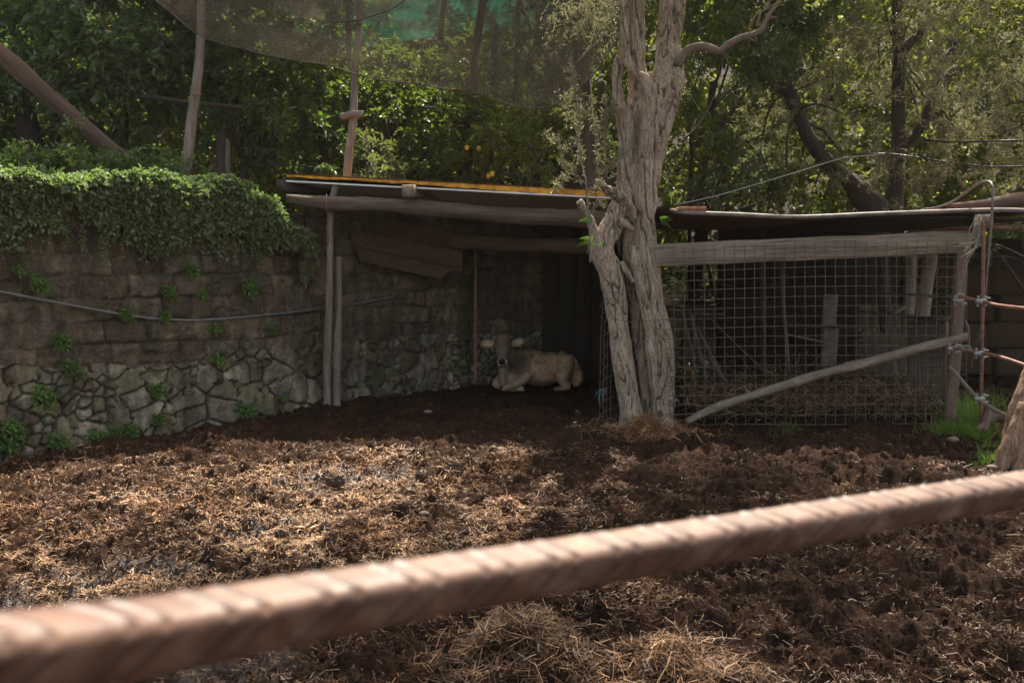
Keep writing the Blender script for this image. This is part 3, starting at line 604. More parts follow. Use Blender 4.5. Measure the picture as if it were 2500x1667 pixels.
# ================================================================ cattle shelter
sh_ = empty('cattle_shelter', (g(812, 990)[0], g(812, 990)[1], 0), 'low open cattle shelter with an orange foam cored roof, log beam and twin posts', 'shelter')
f0 = at(700, 426, 9.35); f1 = at(1500, 467, 8.95); bk = np.array([.35, 3.3, -.10])
def slab(a, b, back, th, zoff, mb, n=40, m=10, wav=0.0, corr=0, seed=0, over=0.0):
    u = np.linspace(0, 1, n)[:, None]; v = np.linspace(0, 1, m)[None, :]; P = a + (b - a) * u[..., None] + back * v[..., None] + unit(-back) * over * (1 - v[..., None])
    P = P + 0; e = fbm(np.stack([u[:, 0] * 6 + seed, u[:, 0] * 0, u[:, 0] * 0], 1), 3, seed)[:, None] * wav
    P[..., 2] += zoff + e + (np.sin(u * np.linalg.norm(b - a) * 2 * math.pi / .18) * corr)
    top = P.copy(); bot = P.copy(); bot[..., 2] -= th
    grid(top, mb, flip=False); grid(bot, mb, flip=True)
    grid(np.stack([bot[:, 0], top[:, 0]], 1), mb); grid(np.stack([top[:, -1], bot[:, -1]], 1), mb); grid(np.stack([top[0], bot[0]], 1), mb); grid(np.stack([bot[-1], top[-1]], 1), mb); return mb
roof = mk('roof_panel', slab(f0, f1, bk, .003, .006, MB(), seed=3, over=.03), M['redsheet'], sh_, smooth=False)
# ragged foam edge: top skin lifts away towards the right
n = 320; u = np.linspace(0, 1, n); q = np.stack([u * 40, u * 0, u * 0], 1); th = .030 + .034 * sstep(.25, .8, u) + .006 * fbm(q * .6, 3, 4)
P = f0 + (f1 - f0) * u[:, None]; fr = []
for j, (dz, dy) in enumerate(((-1, .0), (-.8, -.012), (-.45, -.010), (-.15, -.014), (0, -.002), (0, .4))):
    R = P.copy(); R[:, 1] += dy + .012 * fbm(np.stack([u * 90, u * 0 + j, u * 0], 1), 3, 8); R[:, 2] += dz * th; fr.append(R)
mk('foam_core', grid(np.stack(fr, 1)), M['foam'], roof)
mk('steel_lining', slab(f0 + [-.02, 0, 0], f1 + [.02, 0, 0], bk, .016, -.066, MB(), seed=5, over=.035, wav=.002), M['sheet'], roof, smooth=False)
mk('log_beam', tube([at(700, 486, 9.2), at(795, 496, 9.2), at(900, 500, 9.2), at(1011, 506, 9.2), at(1192, 522, 9.15), at(1300, 529, 9.1), at(1420, 533, 9.0), at(1540, 545, 8.95)], [.052, .078, .075, .083, .086, .088, .095, .09], 20, .05, .10, seed=3), M['beam'], sh_)
tg = tube([at(820, 452, 9.32), at(807, 520, 9.32), at(805, 640, 9.36), at(803, 760, 9.45), at(799, 880, 9.6), at(801, 996, 9.66)], [.038, .036, .036, .040, .050, .050], 14, .04, .09, seed=4)
mk('post', tg, M['post'], sh_)
mk('post', tube([at(827, 626, 9.5), at(827, 760, 9.52), at(823, 900, 9.58), at(822, 1000, 9.64)], [.036, .038, .044, .046], 14, .04, .07, seed=5), M['post'], sh_)
for (a, b, c) in (((684, 452, 9.32), (800, 463, 9.9), .12), ((994, 466, 9.02), (1130, 478, 11.6), .13), ((1490, 490, 9.0), (1500, 490, 12.0), .12)):
    mk('rafter', beam(at(*a), at(*b), .12, c, rough=.006, seed=int(a[0])), M['dark_post' if a[0] == 684 else 'brown_log' if a[0] > 1400 else 'plank'], sh_)
mk('rear_beam', tube([at(1100, 588, 10.6), at(1156, 592, 10.5), at(1300, 598, 10.3), at(1480, 604, 10.0)], .09, 12, .1, .08, seed=9), M['brown_log'], sh_)
mk('lashing', tube([at(797 + 0, 474, 9.06), at(797, 512, 9.06), at(799, 520, 9.2), at(800, 600, 9.3)], .006, 6), M['twine' if 0 else 'rust'], sh_)
# old board hung under the roof
def plate(poly, Y, th, seed=0):
    P = np.array([at(x, y, d) for x, y, d in poly]); n_ = np.cross(P[1] - P[0], P[-1] - P[0]); n_ = n_ / np.linalg.norm(n_) * th; k = len(P)
    V = np.concatenate([P, P + n_]); mb = MB(); t = [(0, i, i + 1) for i in range(1, k - 1)]; t += [(k, k + i + 1, k + i) for i in range(1, k - 1)]
    q = [(i, i + k, (i + 1) % k + k, (i + 1) % k) for i in range(k)]; x = unit(P[1] - P[0]); tc = np.stack([V[:, 2], V[:, 1], V @ x], 1); return mb.add(V, q, t, tc)
bd = mk('board_panel', plate([(863, 562, 10.0), (1128, 616, 10.4), (1129, 664, 10.4), (1098, 661, 10.36), (1075, 681, 10.3), (990, 662, 10.2), (882, 638, 10.0), (872, 612, 10.0), (856, 602, 10.0)], 10, .025), M['ply'], sh_, smooth=False)
mk('board_panel', plate([(899, 532, 10.25), (1129, 560, 10.6), (1128, 616, 10.6), (885, 566, 10.25)], 10, .02), M['ply'], sh_, smooth=False)
mk('batten', beam(at(862, 597, 9.96), at(1118, 652, 10.33), .02, .03), M['ply'], sh_)
for k_, (xa, xb) in enumerate(((1322, 1362), (1364, 1404), (1406, 1446), (1448, 1500))):  # dark boards added over the wall to blacken the shaded back corner
    A_ = at(xa, 905, 11.62 - k_ * .05); B_ = at(xb, 905, 11.60 - k_ * .05); mk('back_board', box([(A_[0] + B_[0]) / 2, A_[1], 1.17], (B_[0] - A_[0], .03, 2.28), rotm(0, .01 * (k_ - 1), 0), rough=.004, axis=2, seed=k_), M['shade_board'], sh_)
mk('steel_prop', tube([at(1161, 590, 11.0), at(1161, 935, 11.0)], .022, 10), M['rust'], sh_)

# ================================================================ old olive trunk (hero)
Y0 = 8.62; K = 1 / 241.0
def strand(pts, mb, seg=14, rough=.10, seed=0):
    P = [at(x, y, Y0 + dy) for x, y, dy, r in pts]; R = [r * K for *_, r in pts]; tube(P, R, seg, .035, rough, seed, mb, freq=3.0)
T = MB()
strand([(1545, 1075, 0, 38), (1542, 1040, 0, 31), (1539, 990, 0, 26), (1527, 930, 0, 25), (1518, 860, 0, 25), (1509, 790, 0, 27), (1502, 720, 0, 28), (1492, 665, -.02, 29), (1474, 620, -.02, 30), (1478, 585, 0, 28), (1500, 545, .02, 26), (1516, 505, .04, 26), (1530, 460, .05, 29), (1538, 400, .05, 30)], T, seed=1)
strand([(1488, 655, -.08, 12), (1512, 690, -.08, 13), (1522, 750, -.06, 12), (1528, 830, -.02, 11), (1538, 900, 0, 11), (1548, 980, .02, 11)], T, seed=2)
strand([(1626, 1075, 0, 30), (1622, 1030, 0, 22), (1622, 960, 0, 22), (1620, 890, 0, 24), (1612, 820, 0, 27), (1598, 750, 0, 27), (1584, 680, 0, 29), (1574, 600, .0, 30), (1570, 540, 0, 27), (1573, 480, .0, 27), (1578, 410, .02, 29), (1585, 340, .02, 29), (1597, 270, .02, 31), (1616, 225, .02, 34), (1630, 175, .02, 27), (1634, 110, .04, 26), (1640, 50, .06, 28), (1646, -20, .08, 30), (1665, -130, .1, 30), (1690, -260, .15, 27)], T, 18, seed=3)
strand([(1604, 1060, .04, 12), (1602, 1010, -.02, 10), (1598, 940, -.05, 11), (1591, 860, -.09, 12), (1580, 780, -.12, 13), (1566, 710, -.12, 13), (1552, 640, -.11, 12), (1546, 600, -.09, 7)], T, seed=4)
strand([(1634, 900, -.05, 9), (1624, 850, -.09, 12), (1606, 780, -.11, 12), (1590, 700, -.10, 12), (1572, 640, -.10, 10)], T, seed=24)
strand([(1584, 1070, .12, 20), (1580, 990, .12, 18), (1570, 900, .12, 18), (1560, 800, .12, 18), (1550, 700, .12, 19), (1544, 620, .14, 20), (1545, 540, .08, 22), (1548, 470, .06, 26)], T, seed=5)
strand([(1530, 470, .02, 22), (1528, 430, .0, 22), (1528, 380, .0, 20), (1530, 330, .0, 19), (1524, 285, .0, 18), (1511, 240, 0, 13), (1507, 195, .02, 12), (1515, 155, .04, 14), (1526, 110, .04, 15)], T, seed=6)
strand([(1548, 500, .12, 26), (1550, 420, .12, 22), (1556, 320, .12, 22), (1562, 240, .12, 28), (1556, 190, .10, 26), (1549, 120, .08, 25), (1549, 60, .08, 25), (1550, 0, .08, 25), (1553, -90, .08, 29), (1545, -240, .1, 26)], T, 16, seed=7)
strand([(1528, -60, -.02, 10), (1526, 0, -.03, 12), (1523, 60, -.04, 12), (1524, 120, -.05, 12), (1536, 160, -.06, 13), (1558, 183, -.06, 14), (1580, 205, -.06, 17), (1596, 245, -.05, 18), (1598, 300, -.05, 18), (1590, 370, -.04, 16), (1580, 440, -.03, 10)], T, seed=8)
strand([(1650, 120, .0, 14), (1656, 170, -.01, 16), (1650, 220, -.02, 18), (1638, 270, -.02, 18), (1622, 320, -.02, 18), (1608, 380, 0, 16), (1600, 450, 0, 10)], T, seed=9)
strand([(1508, 215, -.02, 12), (1504, 250, -.02, 12), (1520, 268, -.04, 12), (1534, 300, -.03, 12), (1534, 350, -.02, 12), (1522, 420, -.02, 12)], T, seed=10)
if 0: strand([(1568, 470, -.07, 14), (1560, 380, -.05, 12), (1568, 320, -.05, 9), (1560, 260, -.03, 7), (1545, 215, -.02, 6)], T, seed=11)
strand([(1535, 495, -.02, 14), (1512, 480, -.08, 14), (1490, 468, -.12, 13), (1466, 452, -.15, 11), (1454, 447, -.16, 10)], T, seed=12)
strand([(1455, 590, -.02, 10), (1448, 560, -.03, 9), (1438, 525, -.04, 8), (1424, 504, -.05, 8), (1414, 492, -.06, 7)], T, seed=13)
strand([(1552, 535, -.12, 7), (1545, 508, -.15, 6), (1534, 490, -.15, 6), (1522, 478, -.14, 5)], T, seed=14)
strand([(1545, 560, -.10, 9), (1530, 548, -.12, 8), (1515, 535, -.09, 6), (1507, 520, -.08, 4)], T, seed=15)
strand([(1542, 1040, 0, 18), (1508, 1052, -.05, 12), (1488, 1066, -.1, 8)], T, seed=16)
strand([(1545, 1040, 0, 18), (1556, 1062, -.14, 14), (1575, 1075, -.2, 8)], T, seed=17)
strand([(1628, 1030, 0, 18), (1644, 1050, -.03, 10), (1655, 1066, -.05, 6)], T, seed=18)
strand([(1518, 640, -.1, 5), (1532, 665, -.13, 6), (1546, 690, -.13, 4)], T, seed=19)
V, Nn, Q, Tr = remesh(T, .0078, 1)
twa = V[:, 2] * .9; ox, oy = V[:, 0] - 1.28, V[:, 1] - 8.62; VT = np.stack([ox * np.cos(twa) - oy * np.sin(twa), ox * np.sin(twa) + oy * np.cos(twa), V[:, 2]], 1)
flute = fbm(VT * [15, 15, 1.5] + 3, 4, 5); knob = fbm(V * [5, 5, 4], 3, 6); fine = fbm(VT * [42, 42, 12], 3, 7)
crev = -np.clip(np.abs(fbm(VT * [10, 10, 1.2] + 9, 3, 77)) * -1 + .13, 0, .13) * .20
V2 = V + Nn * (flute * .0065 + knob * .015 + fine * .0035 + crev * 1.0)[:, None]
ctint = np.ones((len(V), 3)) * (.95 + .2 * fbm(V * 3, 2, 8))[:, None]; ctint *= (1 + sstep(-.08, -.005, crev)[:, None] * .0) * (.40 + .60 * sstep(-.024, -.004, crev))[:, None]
olive = empty('olive_tree', (g(1575, 1045)[0], g(1575, 1045)[1], 0), 'old pale olive tree with a split twisted double trunk at the shelter corner', 'tree')
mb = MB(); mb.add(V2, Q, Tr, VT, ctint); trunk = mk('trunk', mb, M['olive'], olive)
BR = MB()
br1 = [(1655, 160), (1668, 132), (1690, 117), (1720, 114), (1745, 122), (1758, 126), (1775, 110), (1810, 92), (1840, 84), (1862, 72), (1868, 52), (1885, 25), (1905, 0), (1925, -30)]
tube([at(x, y, 8.55 - .02 * i) for i, (x, y) in enumerate(br1)], [.05, .042, .040, .038, .038, .036, .032, .030, .028, .024, .02, .018, .015, .012], 10, .05, .05, 3, BR)
for q in ([(1862, 72), (1848, 55), (1858, 30), (1880, 15), (1915, 5), (1960, -15)], [(1830, 85), (1828, 70), (1838, 50), (1850, 30)], [(1815, 90), (1832, 96), (1845, 102)], [(1870, 45), (1885, 44), (1898, 42)], [(1862, 30), (1885, -5), (1900, -40)]):
    tube([at(x, y, 8.4 - .01 * i) for i, (x, y) in enumerate(q)], np.linspace(.013, .005, len(q)), 6, .05, .05, 4, BR)
for q in ([(1768, 130), (1750, 220), (1700, 310), (1630, 365), (1550, 375)], [(1768, 135), (1790, 175), (1815, 215), (1830, 240)], [(1655, 180), (1690, 240), (1720, 285)], [(1600, 350), (1680, 330), (1700, 290)]):
    tube([at(x, y, 8.4) for x, y in q], .0035, 5, .06, 0, 4, BR)
mk('branch', BR, M['branch'], olive)
# grey suckers on the left of the trunk
SK = MB(); LF = MB(); rng = np.random.default_rng(77); ends = []
main = [[(1441, 640), (1440, 560), (1432, 470), (1430, 440), (1418, 390), (1412, 320), (1415, 270), (1400, 210), (1393, 165)], [(1440, 445), (1462, 400), (1475, 350), (1478, 300), (1482, 240)], [(1430, 450), (1400, 420), (1385, 400), (1370, 390)], [(1440, 450), (1480, 415), (1505, 395), (1520, 370)],
        [(1412, 330), (1395, 300), (1388, 270), (1385, 235)], [(1415, 300), (1440, 270), (1445, 240)], [(1470, 370), (1455, 320), (1450, 290)], [(1478, 300), (1495, 270), (1500, 245)], [(1440, 520), (1462, 500), (1480, 510)], [(1437, 470), (1460, 462), (1470, 440)], [(1400, 420), (1375, 440), (1350, 470)], [(1420, 350), (1380, 360), (1340, 330)]]
for i, q in enumerate(main):
    P = [at(x, y, 8.35 + .05 * math.sin(i * 2.1)) for x, y in q]; tube(P, np.linspace(.012 if i == 0 else .006, .003, len(q)), 6, .05, .08, i, SK)
    PP, _ = catmull(P, [1] * len(P), .03); k = int(len(PP) * (.5 if i == 0 else .25)); ends.append(PP[k:])
C = np.concatenate(ends); C = np.repeat(C, 2, 0) + rng.normal(0, .012, (len(C) * 2, 3)); leafy(LF, C, .06, 2, 4, .045, .0105, rng, droop=-.2, lmb=SK, tr=.0015)
sk = mk('sucker_shoots', SK, M['branch'], olive); mk('leaves', LF, M['oliveleaf'], sk, smooth=False)
# crown, almost all of it above the frame: limbs and clumps placed to shade the yard
CR = MB(); CL = MB(); rng = np.random.default_rng(78)
limbs = [[(1.55, 8.7, 4.7), (1.6, 7.6, 5.5), (1.5, 6.4, 6.0)], [(2.0, 8.7, 4.9), (3.3, 8.0, 5.9), (4.6, 7.4, 6.3)], [(2.0, 8.7, 4.9), (2.8, 9.3, 5.9), (3.8, 9.8, 6.4)], [(1.5, 8.7, 4.7), (2.3, 9.0, 5.7), (2.6, 8.8, 6.4)], [(2.3, 8.5, 5.3), (2.8, 7.2, 5.8), (3.2, 6.0, 6.1)], [(2.3, 8.5, 5.3), (4.2, 8.8, 6.0), (6.0, 8.6, 6.3)], [(2.8, 7.2, 5.8), (4.2, 6.3, 6.0), (5.2, 6.0, 6.2)], [(1.6, 7.6, 5.5), (.8, 6.4, 5.8), (.2, 5.6, 6.0)], [(1.6, 7.6, 5.5), (.6, 7.2, 5.6), (-.5, 7.0, 5.7)], [(1.6, 7.6, 5.5), (1.2, 7.0, 5.6), (.9, 6.8, 5.8)]]
for q in limbs: tube(q, [.09, .06, .03], 8, .1, .08, 2, CR)
C = np.concatenate([rng.normal(0, 1, (190, 3)) * [.8, .8, .35] + np.array(q[-1]) for q in limbs] + [rng.normal(0, 1, (110, 3)) * [.6, .6, .3] + np.array(q[1]) for q in limbs]); C = C[C[:, 2] > 2.1 + .32 * C[:, 1]]
leafy(CL, C, .22, 4, 7, .062, .017, rng, droop=.1, lmb=CR); mk('limbs', CR, M['branch'], olive); mk('crown', CL, M['oliveleaf'], olive, smooth=False)
# hanging sprays of small leaves left of the trunk top
sp = MB(); tw = MB(); rng = np.random.default_rng(79); C = np.array([at(x, y, 8.6 + rng.uniform(-.2, .2)) for x, y in zip(rng.normal(1440, 50, 120), rng.normal(15, 35, 120))]); ts = MB(); leafy(sp, C, .12, 2, 5, .05, .012, rng, droop=.5, lmb=ts, tr=.002); sp.add(np.concatenate(ts.v), None, np.concatenate(ts.t))
for q in ([(1500, -20), (1490, 40), (1470, 90), (1440, 120), (1405, 155)], [(1496, 0), (1440, 50), (1420, 70)], [(1440, 60), (1400, 40), (1370, 20), (1340, 8)], [(1440, 58), (1410, 25), (1380, 45)], [(1488, 50), (1478, 60), (1450, 100)]): tube([at(x, y, 8.6) for x, y in q], .0045, 5, .05, 0, 0, tw)
sp_ = mk('hanging_twigs', tw, M['branch'], olive); mk('leaves', sp, M['oliveleaf'], sp_, smooth=False, mat_tris=M['branch'])
# ferns
def fern(cx, cy, Y, n, L, lab, seed):
    mb = MB(); rng = np.random.default_rng(seed); c = at(cx, cy, Y)
    for k in range(n):
        a = rng.uniform(2.2, 4.4) if seed < 5 else rng.uniform(-1.2, 1.2); D = np.array([math.cos(a), -.3, .15 + .6 * math.sin(a)]); t = np.linspace(.1, 1, 16)[:, None]
        P = c + D * L * t - np.array([0, 0, 1]) * L * .35 * t ** 2
        for sgn in (1, -1):
            S = np.array([-D[2], .2, D[0]]) * sgn; leaves(mb, P, np.tile(S, (16, 1)) + D * .5, (L * .28 * (1.1 - t[:, 0])), L * .07, rng=rng, up=np.tile([0, -1., .4], (16, 1)))
    return tag(mk('fern', mb, M['fern'], smooth=False), lab, 'fern')
fern(1448, 590, 8.45, 3, .17, 'small fern on the left knob of the olive trunk', 1); fern(1450, 540, 8.45, 2, .15, 'fern frond behind the cut snag on the trunk', 2)
fern(1612, 540, 8.5, 4, .13, 'light green fern on the right side of the trunk by the beam end', 7); fern(1478, 600, 8.4, 2, .08, 'tiny fern in the bark hollow between the two trunks', 3)
st = MB(); ellipsoid(g(1612, 1046) + [0, 0, .04], (.12, .10, .085), st, n=24); V = st.v[0]; st.v[0] = V + (V - V.mean(0)) * (fbm(V * 9, 3, 3) * .3)[:, None]
tag(mk('stone', st, M['rock']), 'brown block of stone in the straw between the olive trunk legs', 'stone')
# ================================================================ calf
cb_ = at(1300, 950, 11.0); cb_[2] = 0.02
def cp(px, py, dy=0.0): return np.array([(px - 1300) / 189.0, dy, (950 - py) / 189.0]) + cb_
B = MB(); E = lambda px, py, dy, r, **k: ellipsoid(cp(px, py, dy), r, B, n=24, **k)
E(1322, 910, .05, (.30, .19, .20)); E(1345, 893, .05, (.20, .15, .155)); E(1372, 902, .04, (.14, .17, .20)); E(1373, 880, .03, (.075, .085, .10)); E(1283, 874, .02, (.07, .08, .09)); E(1402, 915, .10, (.105, .16, .16)); E(1390, 890, .06, (.09, .13, .11)); E(1379, 908, -.10, (.085, .09, .16)); E(1408, 925, .04, (.075, .14, .12)); E(1274, 902, .0, (.16, .16, .22)); E(1280, 880, .03, (.13, .12, .125)); E(1300, 872, .05, (.16, .07, .075))
E(1247, 920, -.05, (.14, .13, .15))
tube([cp(1268, 890, 0), cp(1252, 872, -.05), cp(1238, 858, -.11), cp(1229, 845, -.16)], [.155, .13, .11, .09], 20, .03, mb=B)
tube([cp(1230, 850, -.17), cp(1229, 885, -.17), cp(1229, 915, -.17), cp(1229, 940, -.14)], [.07, .068, .052, .03], 16, .03, mb=B, ov=0)
# head, facing the camera with the muzzle low
hd = [cp(1228, 832, -.20), cp(1228, 841, -.23), cp(1227, 853, -.28), cp(1227, 866, -.33), cp(1226, 876, -.37), cp(1226, 883, -.385)]
tube(hd, [.085, .100, .092, .070, .062, .052], 24, .02, mb=B); E(1228, 825, -.19, (.095, .06, .045)); E(1226, 886, -.35, (.050, .06, .035))
for s_ in (-1, 1):
    E(1228 + s_ * 17, 848, -.25, (.024, .03, .022)); E(1228 + s_ * 8, 877, -.40, (.026, .03, .028))
    c = cp(1228 + s_ * (37 if s_ < 0 else 36), 839 if s_ < 0 else 836, -.17); ellipsoid(c, (.098, .020, .054), B, rotm(0, (-.05 if s_ < 0 else -.28), s_ * .25), 24)
    ellipsoid(cp(1228 + s_ * 21, 841, -.17), (.045, .022, .026), B, None, 16)
# folded forelegs, hind legs, tail
tube([cp(1290, 915, -.14), cp(1268, 932, -.20), cp(1246, 940, -.24), cp(1230, 944, -.25)], [.075, .055, .045, .045], 16, .03, mb=B)
tube([cp(1228, 943, -.24), cp(1245, 948, -.22), cp(1262, 949, -.20), cp(1278, 948, -.22)], [.045, .030, .026, .028], 14, .03, mb=B)
tube([cp(1240, 915, .02), cp(1218, 930, -.05), cp(1209, 938, -.12), cp(1222, 944, -.16)], [.08, .055, .045, .04], 16, .03, mb=B)
tube([cp(1382, 880, -.06), cp(1376, 905, -.13), cp(1372, 925, -.17), cp(1380, 938, -.19), cp(1388, 943, -.18)], [.11, .10, .075, .05, .042], 16, .03, mb=B)
tube([cp(1388, 943, -.18), cp(1370, 947, -.20), cp(1352, 949, -.20)], [.036, .027, .026], 12, .03, mb=B)
tube([cp(1408, 915, .0), cp(1412, 930, -.04), cp(1404, 943, -.06)], [.09, .06, .035], 14, .03, mb=B)
tube([cp(1398, 876, .04), cp(1406, 888, -.02), cp(1404, 908, -.08), cp(1400, 934, -.10), cp(1402, 944, -.12)], [.025, .02, .016, .014, .018], 10, .03, mb=B)
V, Nn, Q, Tr = remesh(B, .0075, 4)
L_ = V - cb_; px = 1300 + L_[:, 0] * 189; py = 950 - L_[:, 2] * 189; dy = L_[:, 1]
def near(cx, cy, cy2, r, soft=.5):
    c = cp(cx, cy, cy2) - cb_; d = np.linalg.norm((L_ - c) / np.asarray(r), axis=1); return sstep(1 + soft, 1 - soft * .5, d)[:, None]
c = np.ones((len(V), 3)) * np.array([.40, .275, .18]) * (1 + .25 * fbm(V * [9, 9, 14], 3, 71))[:, None]; dark = np.array([.115, .08, .058]); mx = lambda c, w, k: c * (1 - w) + np.array(k) * w
c = mx(c, near(1258, 880, 0, (.16, .3, .22)), [.115, .085, .065]); c = mx(c, near(1335, 945, -.1, (.2, .2, .07)), [.22, .16, .115]); pass
c = mx(c, near(1320, 862, 0, (.35, .2, .05)), [.25, .18, .12]); c = mx(c, near(1255, 933, -.2, (.22, .2, .085)), [.36, .28, .20])
head = ((dy < -.145) & (py < 892) & (np.abs(px - 1228) < 24))[:, None]
hw = (sstep(-.13, -.17, dy) * sstep(896, 886, py) * sstep(27, 21, np.abs(px - 1228)))[:, None]; c = mx(c, hw, [.20, .15, .115]); fh = (sstep(838, 824, py + 4 * fbm(V * 20, 2, 4)) * sstep(-.10, -.15, dy) * sstep(19, 14, np.abs(px - 1228)))[:, None]; c = mx(c, fh, [.26, .15, .09])
c = np.where(((dy < -.08) & (py > 888) & (py < 940) & (np.abs(px - 1229) < 13))[:, None], np.array([.34, .27, .20]), c)
rr = np.sqrt(((px - 1226) / (8.0 + (py - 878) * .12)) ** 2 + ((py - 878) / 8.0) ** 2); fr = (dy < -.33); c = mx(c, (fr * sstep(-6, 2, py - 876) * sstep(1.7, 1.35, rr) * sstep(.95, 1.1, rr) * sstep(890, 886, py))[:, None], [.46, .42, .37]); c = mx(c, (fr * sstep(1.1, .95, rr))[:, None], [.02, .017, .017]); c = mx(c, (fr * (py > 886.5) * (py < 893))[:, None], [.11, .085, .07])
ear = ((np.abs(px - 1228) > 21) & (py < 848) & (dy < -.08) & (px < 1290))[:, None]; c = np.where(ear, np.array([.36, .27, .18]), c); mid = near(1191, 841, -.19, (.05, .05, .024)) + near(1267, 837, -.19, (.05, .05, .024)); c = mx(c, np.clip(mid, 0, 1) * ear * .8, [.62, .48, .31])
c = np.where((near(1275, 948, -.22, (.05, .1, .03)) > .5), np.array([.45, .41, .36]), c)
V = V + Nn * (fbm(V * 12, 3, 3) * .003)[:, None]
calf = empty('calf', tuple(cb_), 'young brown calf lying under the shelter and facing the camera', 'calf')
mb = MB(); mb.add(V, Q, Tr, V, c); body = mk('body', mb, M['coat'], calf)
rng = np.random.default_rng(88); kk = rng.integers(0, len(V), 42000); hp = V[kk]; hn = Nn[kk]; flow = unit(np.array([.8, .1, -.5]) + rng.normal(0, .25, (len(kk), 3))); hd_ = unit(flow - hn * (flow * hn).sum(1, keepdims=True) + hn * .35)
hm = MB(); strips(hm, hp - hn * .001, hd_, rng.uniform(.008, .020, len(kk)), .0016, rng=rng, col=c[kk] * rng.uniform(.7, 1.3, (len(kk), 1)), curl=.1, taper=.2); mk('hair', hm, M['coat'], calf, smooth=False)
for s_ in (-1, 1): mk('eye', ellipsoid(cp(1228 + s_ * 17.5, 849, -.285), (.012, .010, .010), n=12), M['eye'], calf)
for s_ in (-1, 1): mk('horn_bud', tube([cp(1228 + s_ * 15, 824, -.17), cp(1228 + s_ * 17, 819, -.17)], [.014, .007], 8, .02), M['dark_post'], calf)

# ================================================================ fenced pen on the right
pen = empty('goat_pen', (g(2332, 1012)[0], g(2332, 1012)[1], 0), 'roofed pen right of the olive tree, a wide grey plank over its front', 'pen')
YP = 8.5
e = [(1588, 507), (1640, 514), (1673, 519), (1800, 524), (1948, 530), (2150, 522), (2423, 513), (2560, 517)]; E_ = [at(x, y, YP - .15 + (.38 if x < 1600 else .12 if x < 1650 else 0)) for x, y in e]; EP, _ = catmull(E_, [1] * len(E_), .05)
n = len(EP); v = np.linspace(0, 1, 12)[None, :, None]; P = EP[:, None, :] + np.array([.1, 3.7, .02]) * v; P[..., 2] += .008 * np.sin(np.arange(n) * 1.1)[:, None] * (v[..., 0] > .0)
mb = MB(); grid(P, mb); Q2 = P.copy(); Q2[..., 2] -= .012; grid(Q2, mb, flip=True); rf = mk('roof_sheet', mb, M['redsheet'], pen)
mk('edge_trim', tube(E_[1:], .022, 10, .08, .06, 3), M['sheetdark'], rf)
mk('eaves_board', slab(at(1600, 512, 8.75), E_[-1] + [0, .05, -.02], np.array([.1, 3.6, .0]), .02, -.03, MB(), n=50), M['dark_post'], rf, smooth=False)
pl = tube([at(1580, 624, YP), at(1700, 617, YP), at(1900, 607, YP), at(2150, 598, YP), at(2372, 588, YP)], [.118] * 5, 4)
def plankbeam(a, b, h, th, seed, mb=None):
    return beam(a, b, th, h, mb, rough=.006, n=60, seed=seed, bev=.012)
mk('plank_beam', plankbeam(at(1560, 625, YP + .06), at(2368, 590, YP + .02), .225, .06, 2), M['plank'], pen)
mk('post', beam(at(2318, 1030, YP + .06), at(2347, 618, YP + .06), .09, .10, rough=.005, seed=7), M['redplank'], pen)
mk('rafter', beam(at(2400, 538, YP - .32), at(2420, 536, YP + 2.5), .15, .115, rough=.006, seed=3), M['redplank'], pen)
for k, (x0, x1) in enumerate(((1655, 1678), (1680, 1701), (1703, 1722))):
    a = at(x0, 509, YP - .12); b = at(x1, 510, YP - .12); t_ = box((a + b) / 2 + [0, .04, 0], (b[0] - a[0], .16, .035), mb=MB(), bev=.004)
    tag(mk('roof_brick', t_, M['tile']), ['first terracotta brick on the pen roof edge, nearest the olive trunk', 'middle terracotta brick of the three on the pen roof edge', 'last terracotta brick of the three on the pen roof edge'][k], 'brick', 'bricks holding down the pen roof')
mk('shade_back_boards', box((3.9, 12.05, 1.05), (2.0, .05, 2.1), rough=.01), M['shade_board'], pen)  # boards added to keep the back of the pen dark
mk('side_boards', box((1.32, 10.4, 1.1), (.04, 2.9, 2.0), axis=1), M['shade_board'], pen)
mk('rear_post', tube([at(2205, 1000, 10.8), at(2225, 600, 10.8)], [.09, .07], 12, .1, .08, 3), M['post'], pen)
mk('rear_post', tube([at(2180, 1000, 11.3), at(2150, 600, 11.3)], [.09, .08], 12, .1, .08, 4), M['greybark'], pen)
mk('rear_post', tube([at(2228, 950, 9.9), at(2272, 608, 9.9)], [.085, .08], 12, .1, .08, 5), M['post'], pen)
mk('rear_post', tube([at(1864, 1000, 11.0), at(1862, 560, 11.0)], [.04, .04], 8, .1, .08, 6), M['brown_log'], pen)
# wire mesh
mb = MB(); rng = np.random.default_rng(5)
nx = 29
def mp(u, v, j=0):   # u 0..1 left-right, v 0..1 top-bottom on the mesh sheet
    x = 1644 + (2362 - 1644) * u - 9 * v * u + 5 * v; y0 = 616 - 12 * u - 6 * math.sin(u * 3.1); y1 = 1036 - 2 * u; y = y0 + (y1 - y0) * v
    x += .8 * math.sin(v * 5.1 + u * 9) + .3 * math.sin(v * 13 + u * 51); y += .8 * math.sin(u * 7.3 + v * 4) + .3 * math.sin(u * 31 + v * 17); lowleft = sstep(.75, 1, np.array(v)) * sstep(.30, 0, np.array(u)); x += 9 * lowleft * math.sin(v * 40 + u * 30); y += 5 * lowleft * math.sin(u * 70); p = at(x, y, YP - .035 + .03 * float(lowleft) * math.sin(u * 50)); return p
for i in range(nx + 1):
    u = i / nx; top = -.028 if i % 3 else -.035; tube([mp(u, top)] + [mp(u, v) for v in np.linspace(0, 1.0, 15)], .0036, 5, .2, mb=mb, cap=False)
for j in range(19):
    v = j / 18; tube([mp(-.03, v)] + [mp(u, v) + [0, -.006, 0] for u in np.linspace(0, 1.0, 19)], .0036, 5, .2, mb=mb, cap=False)
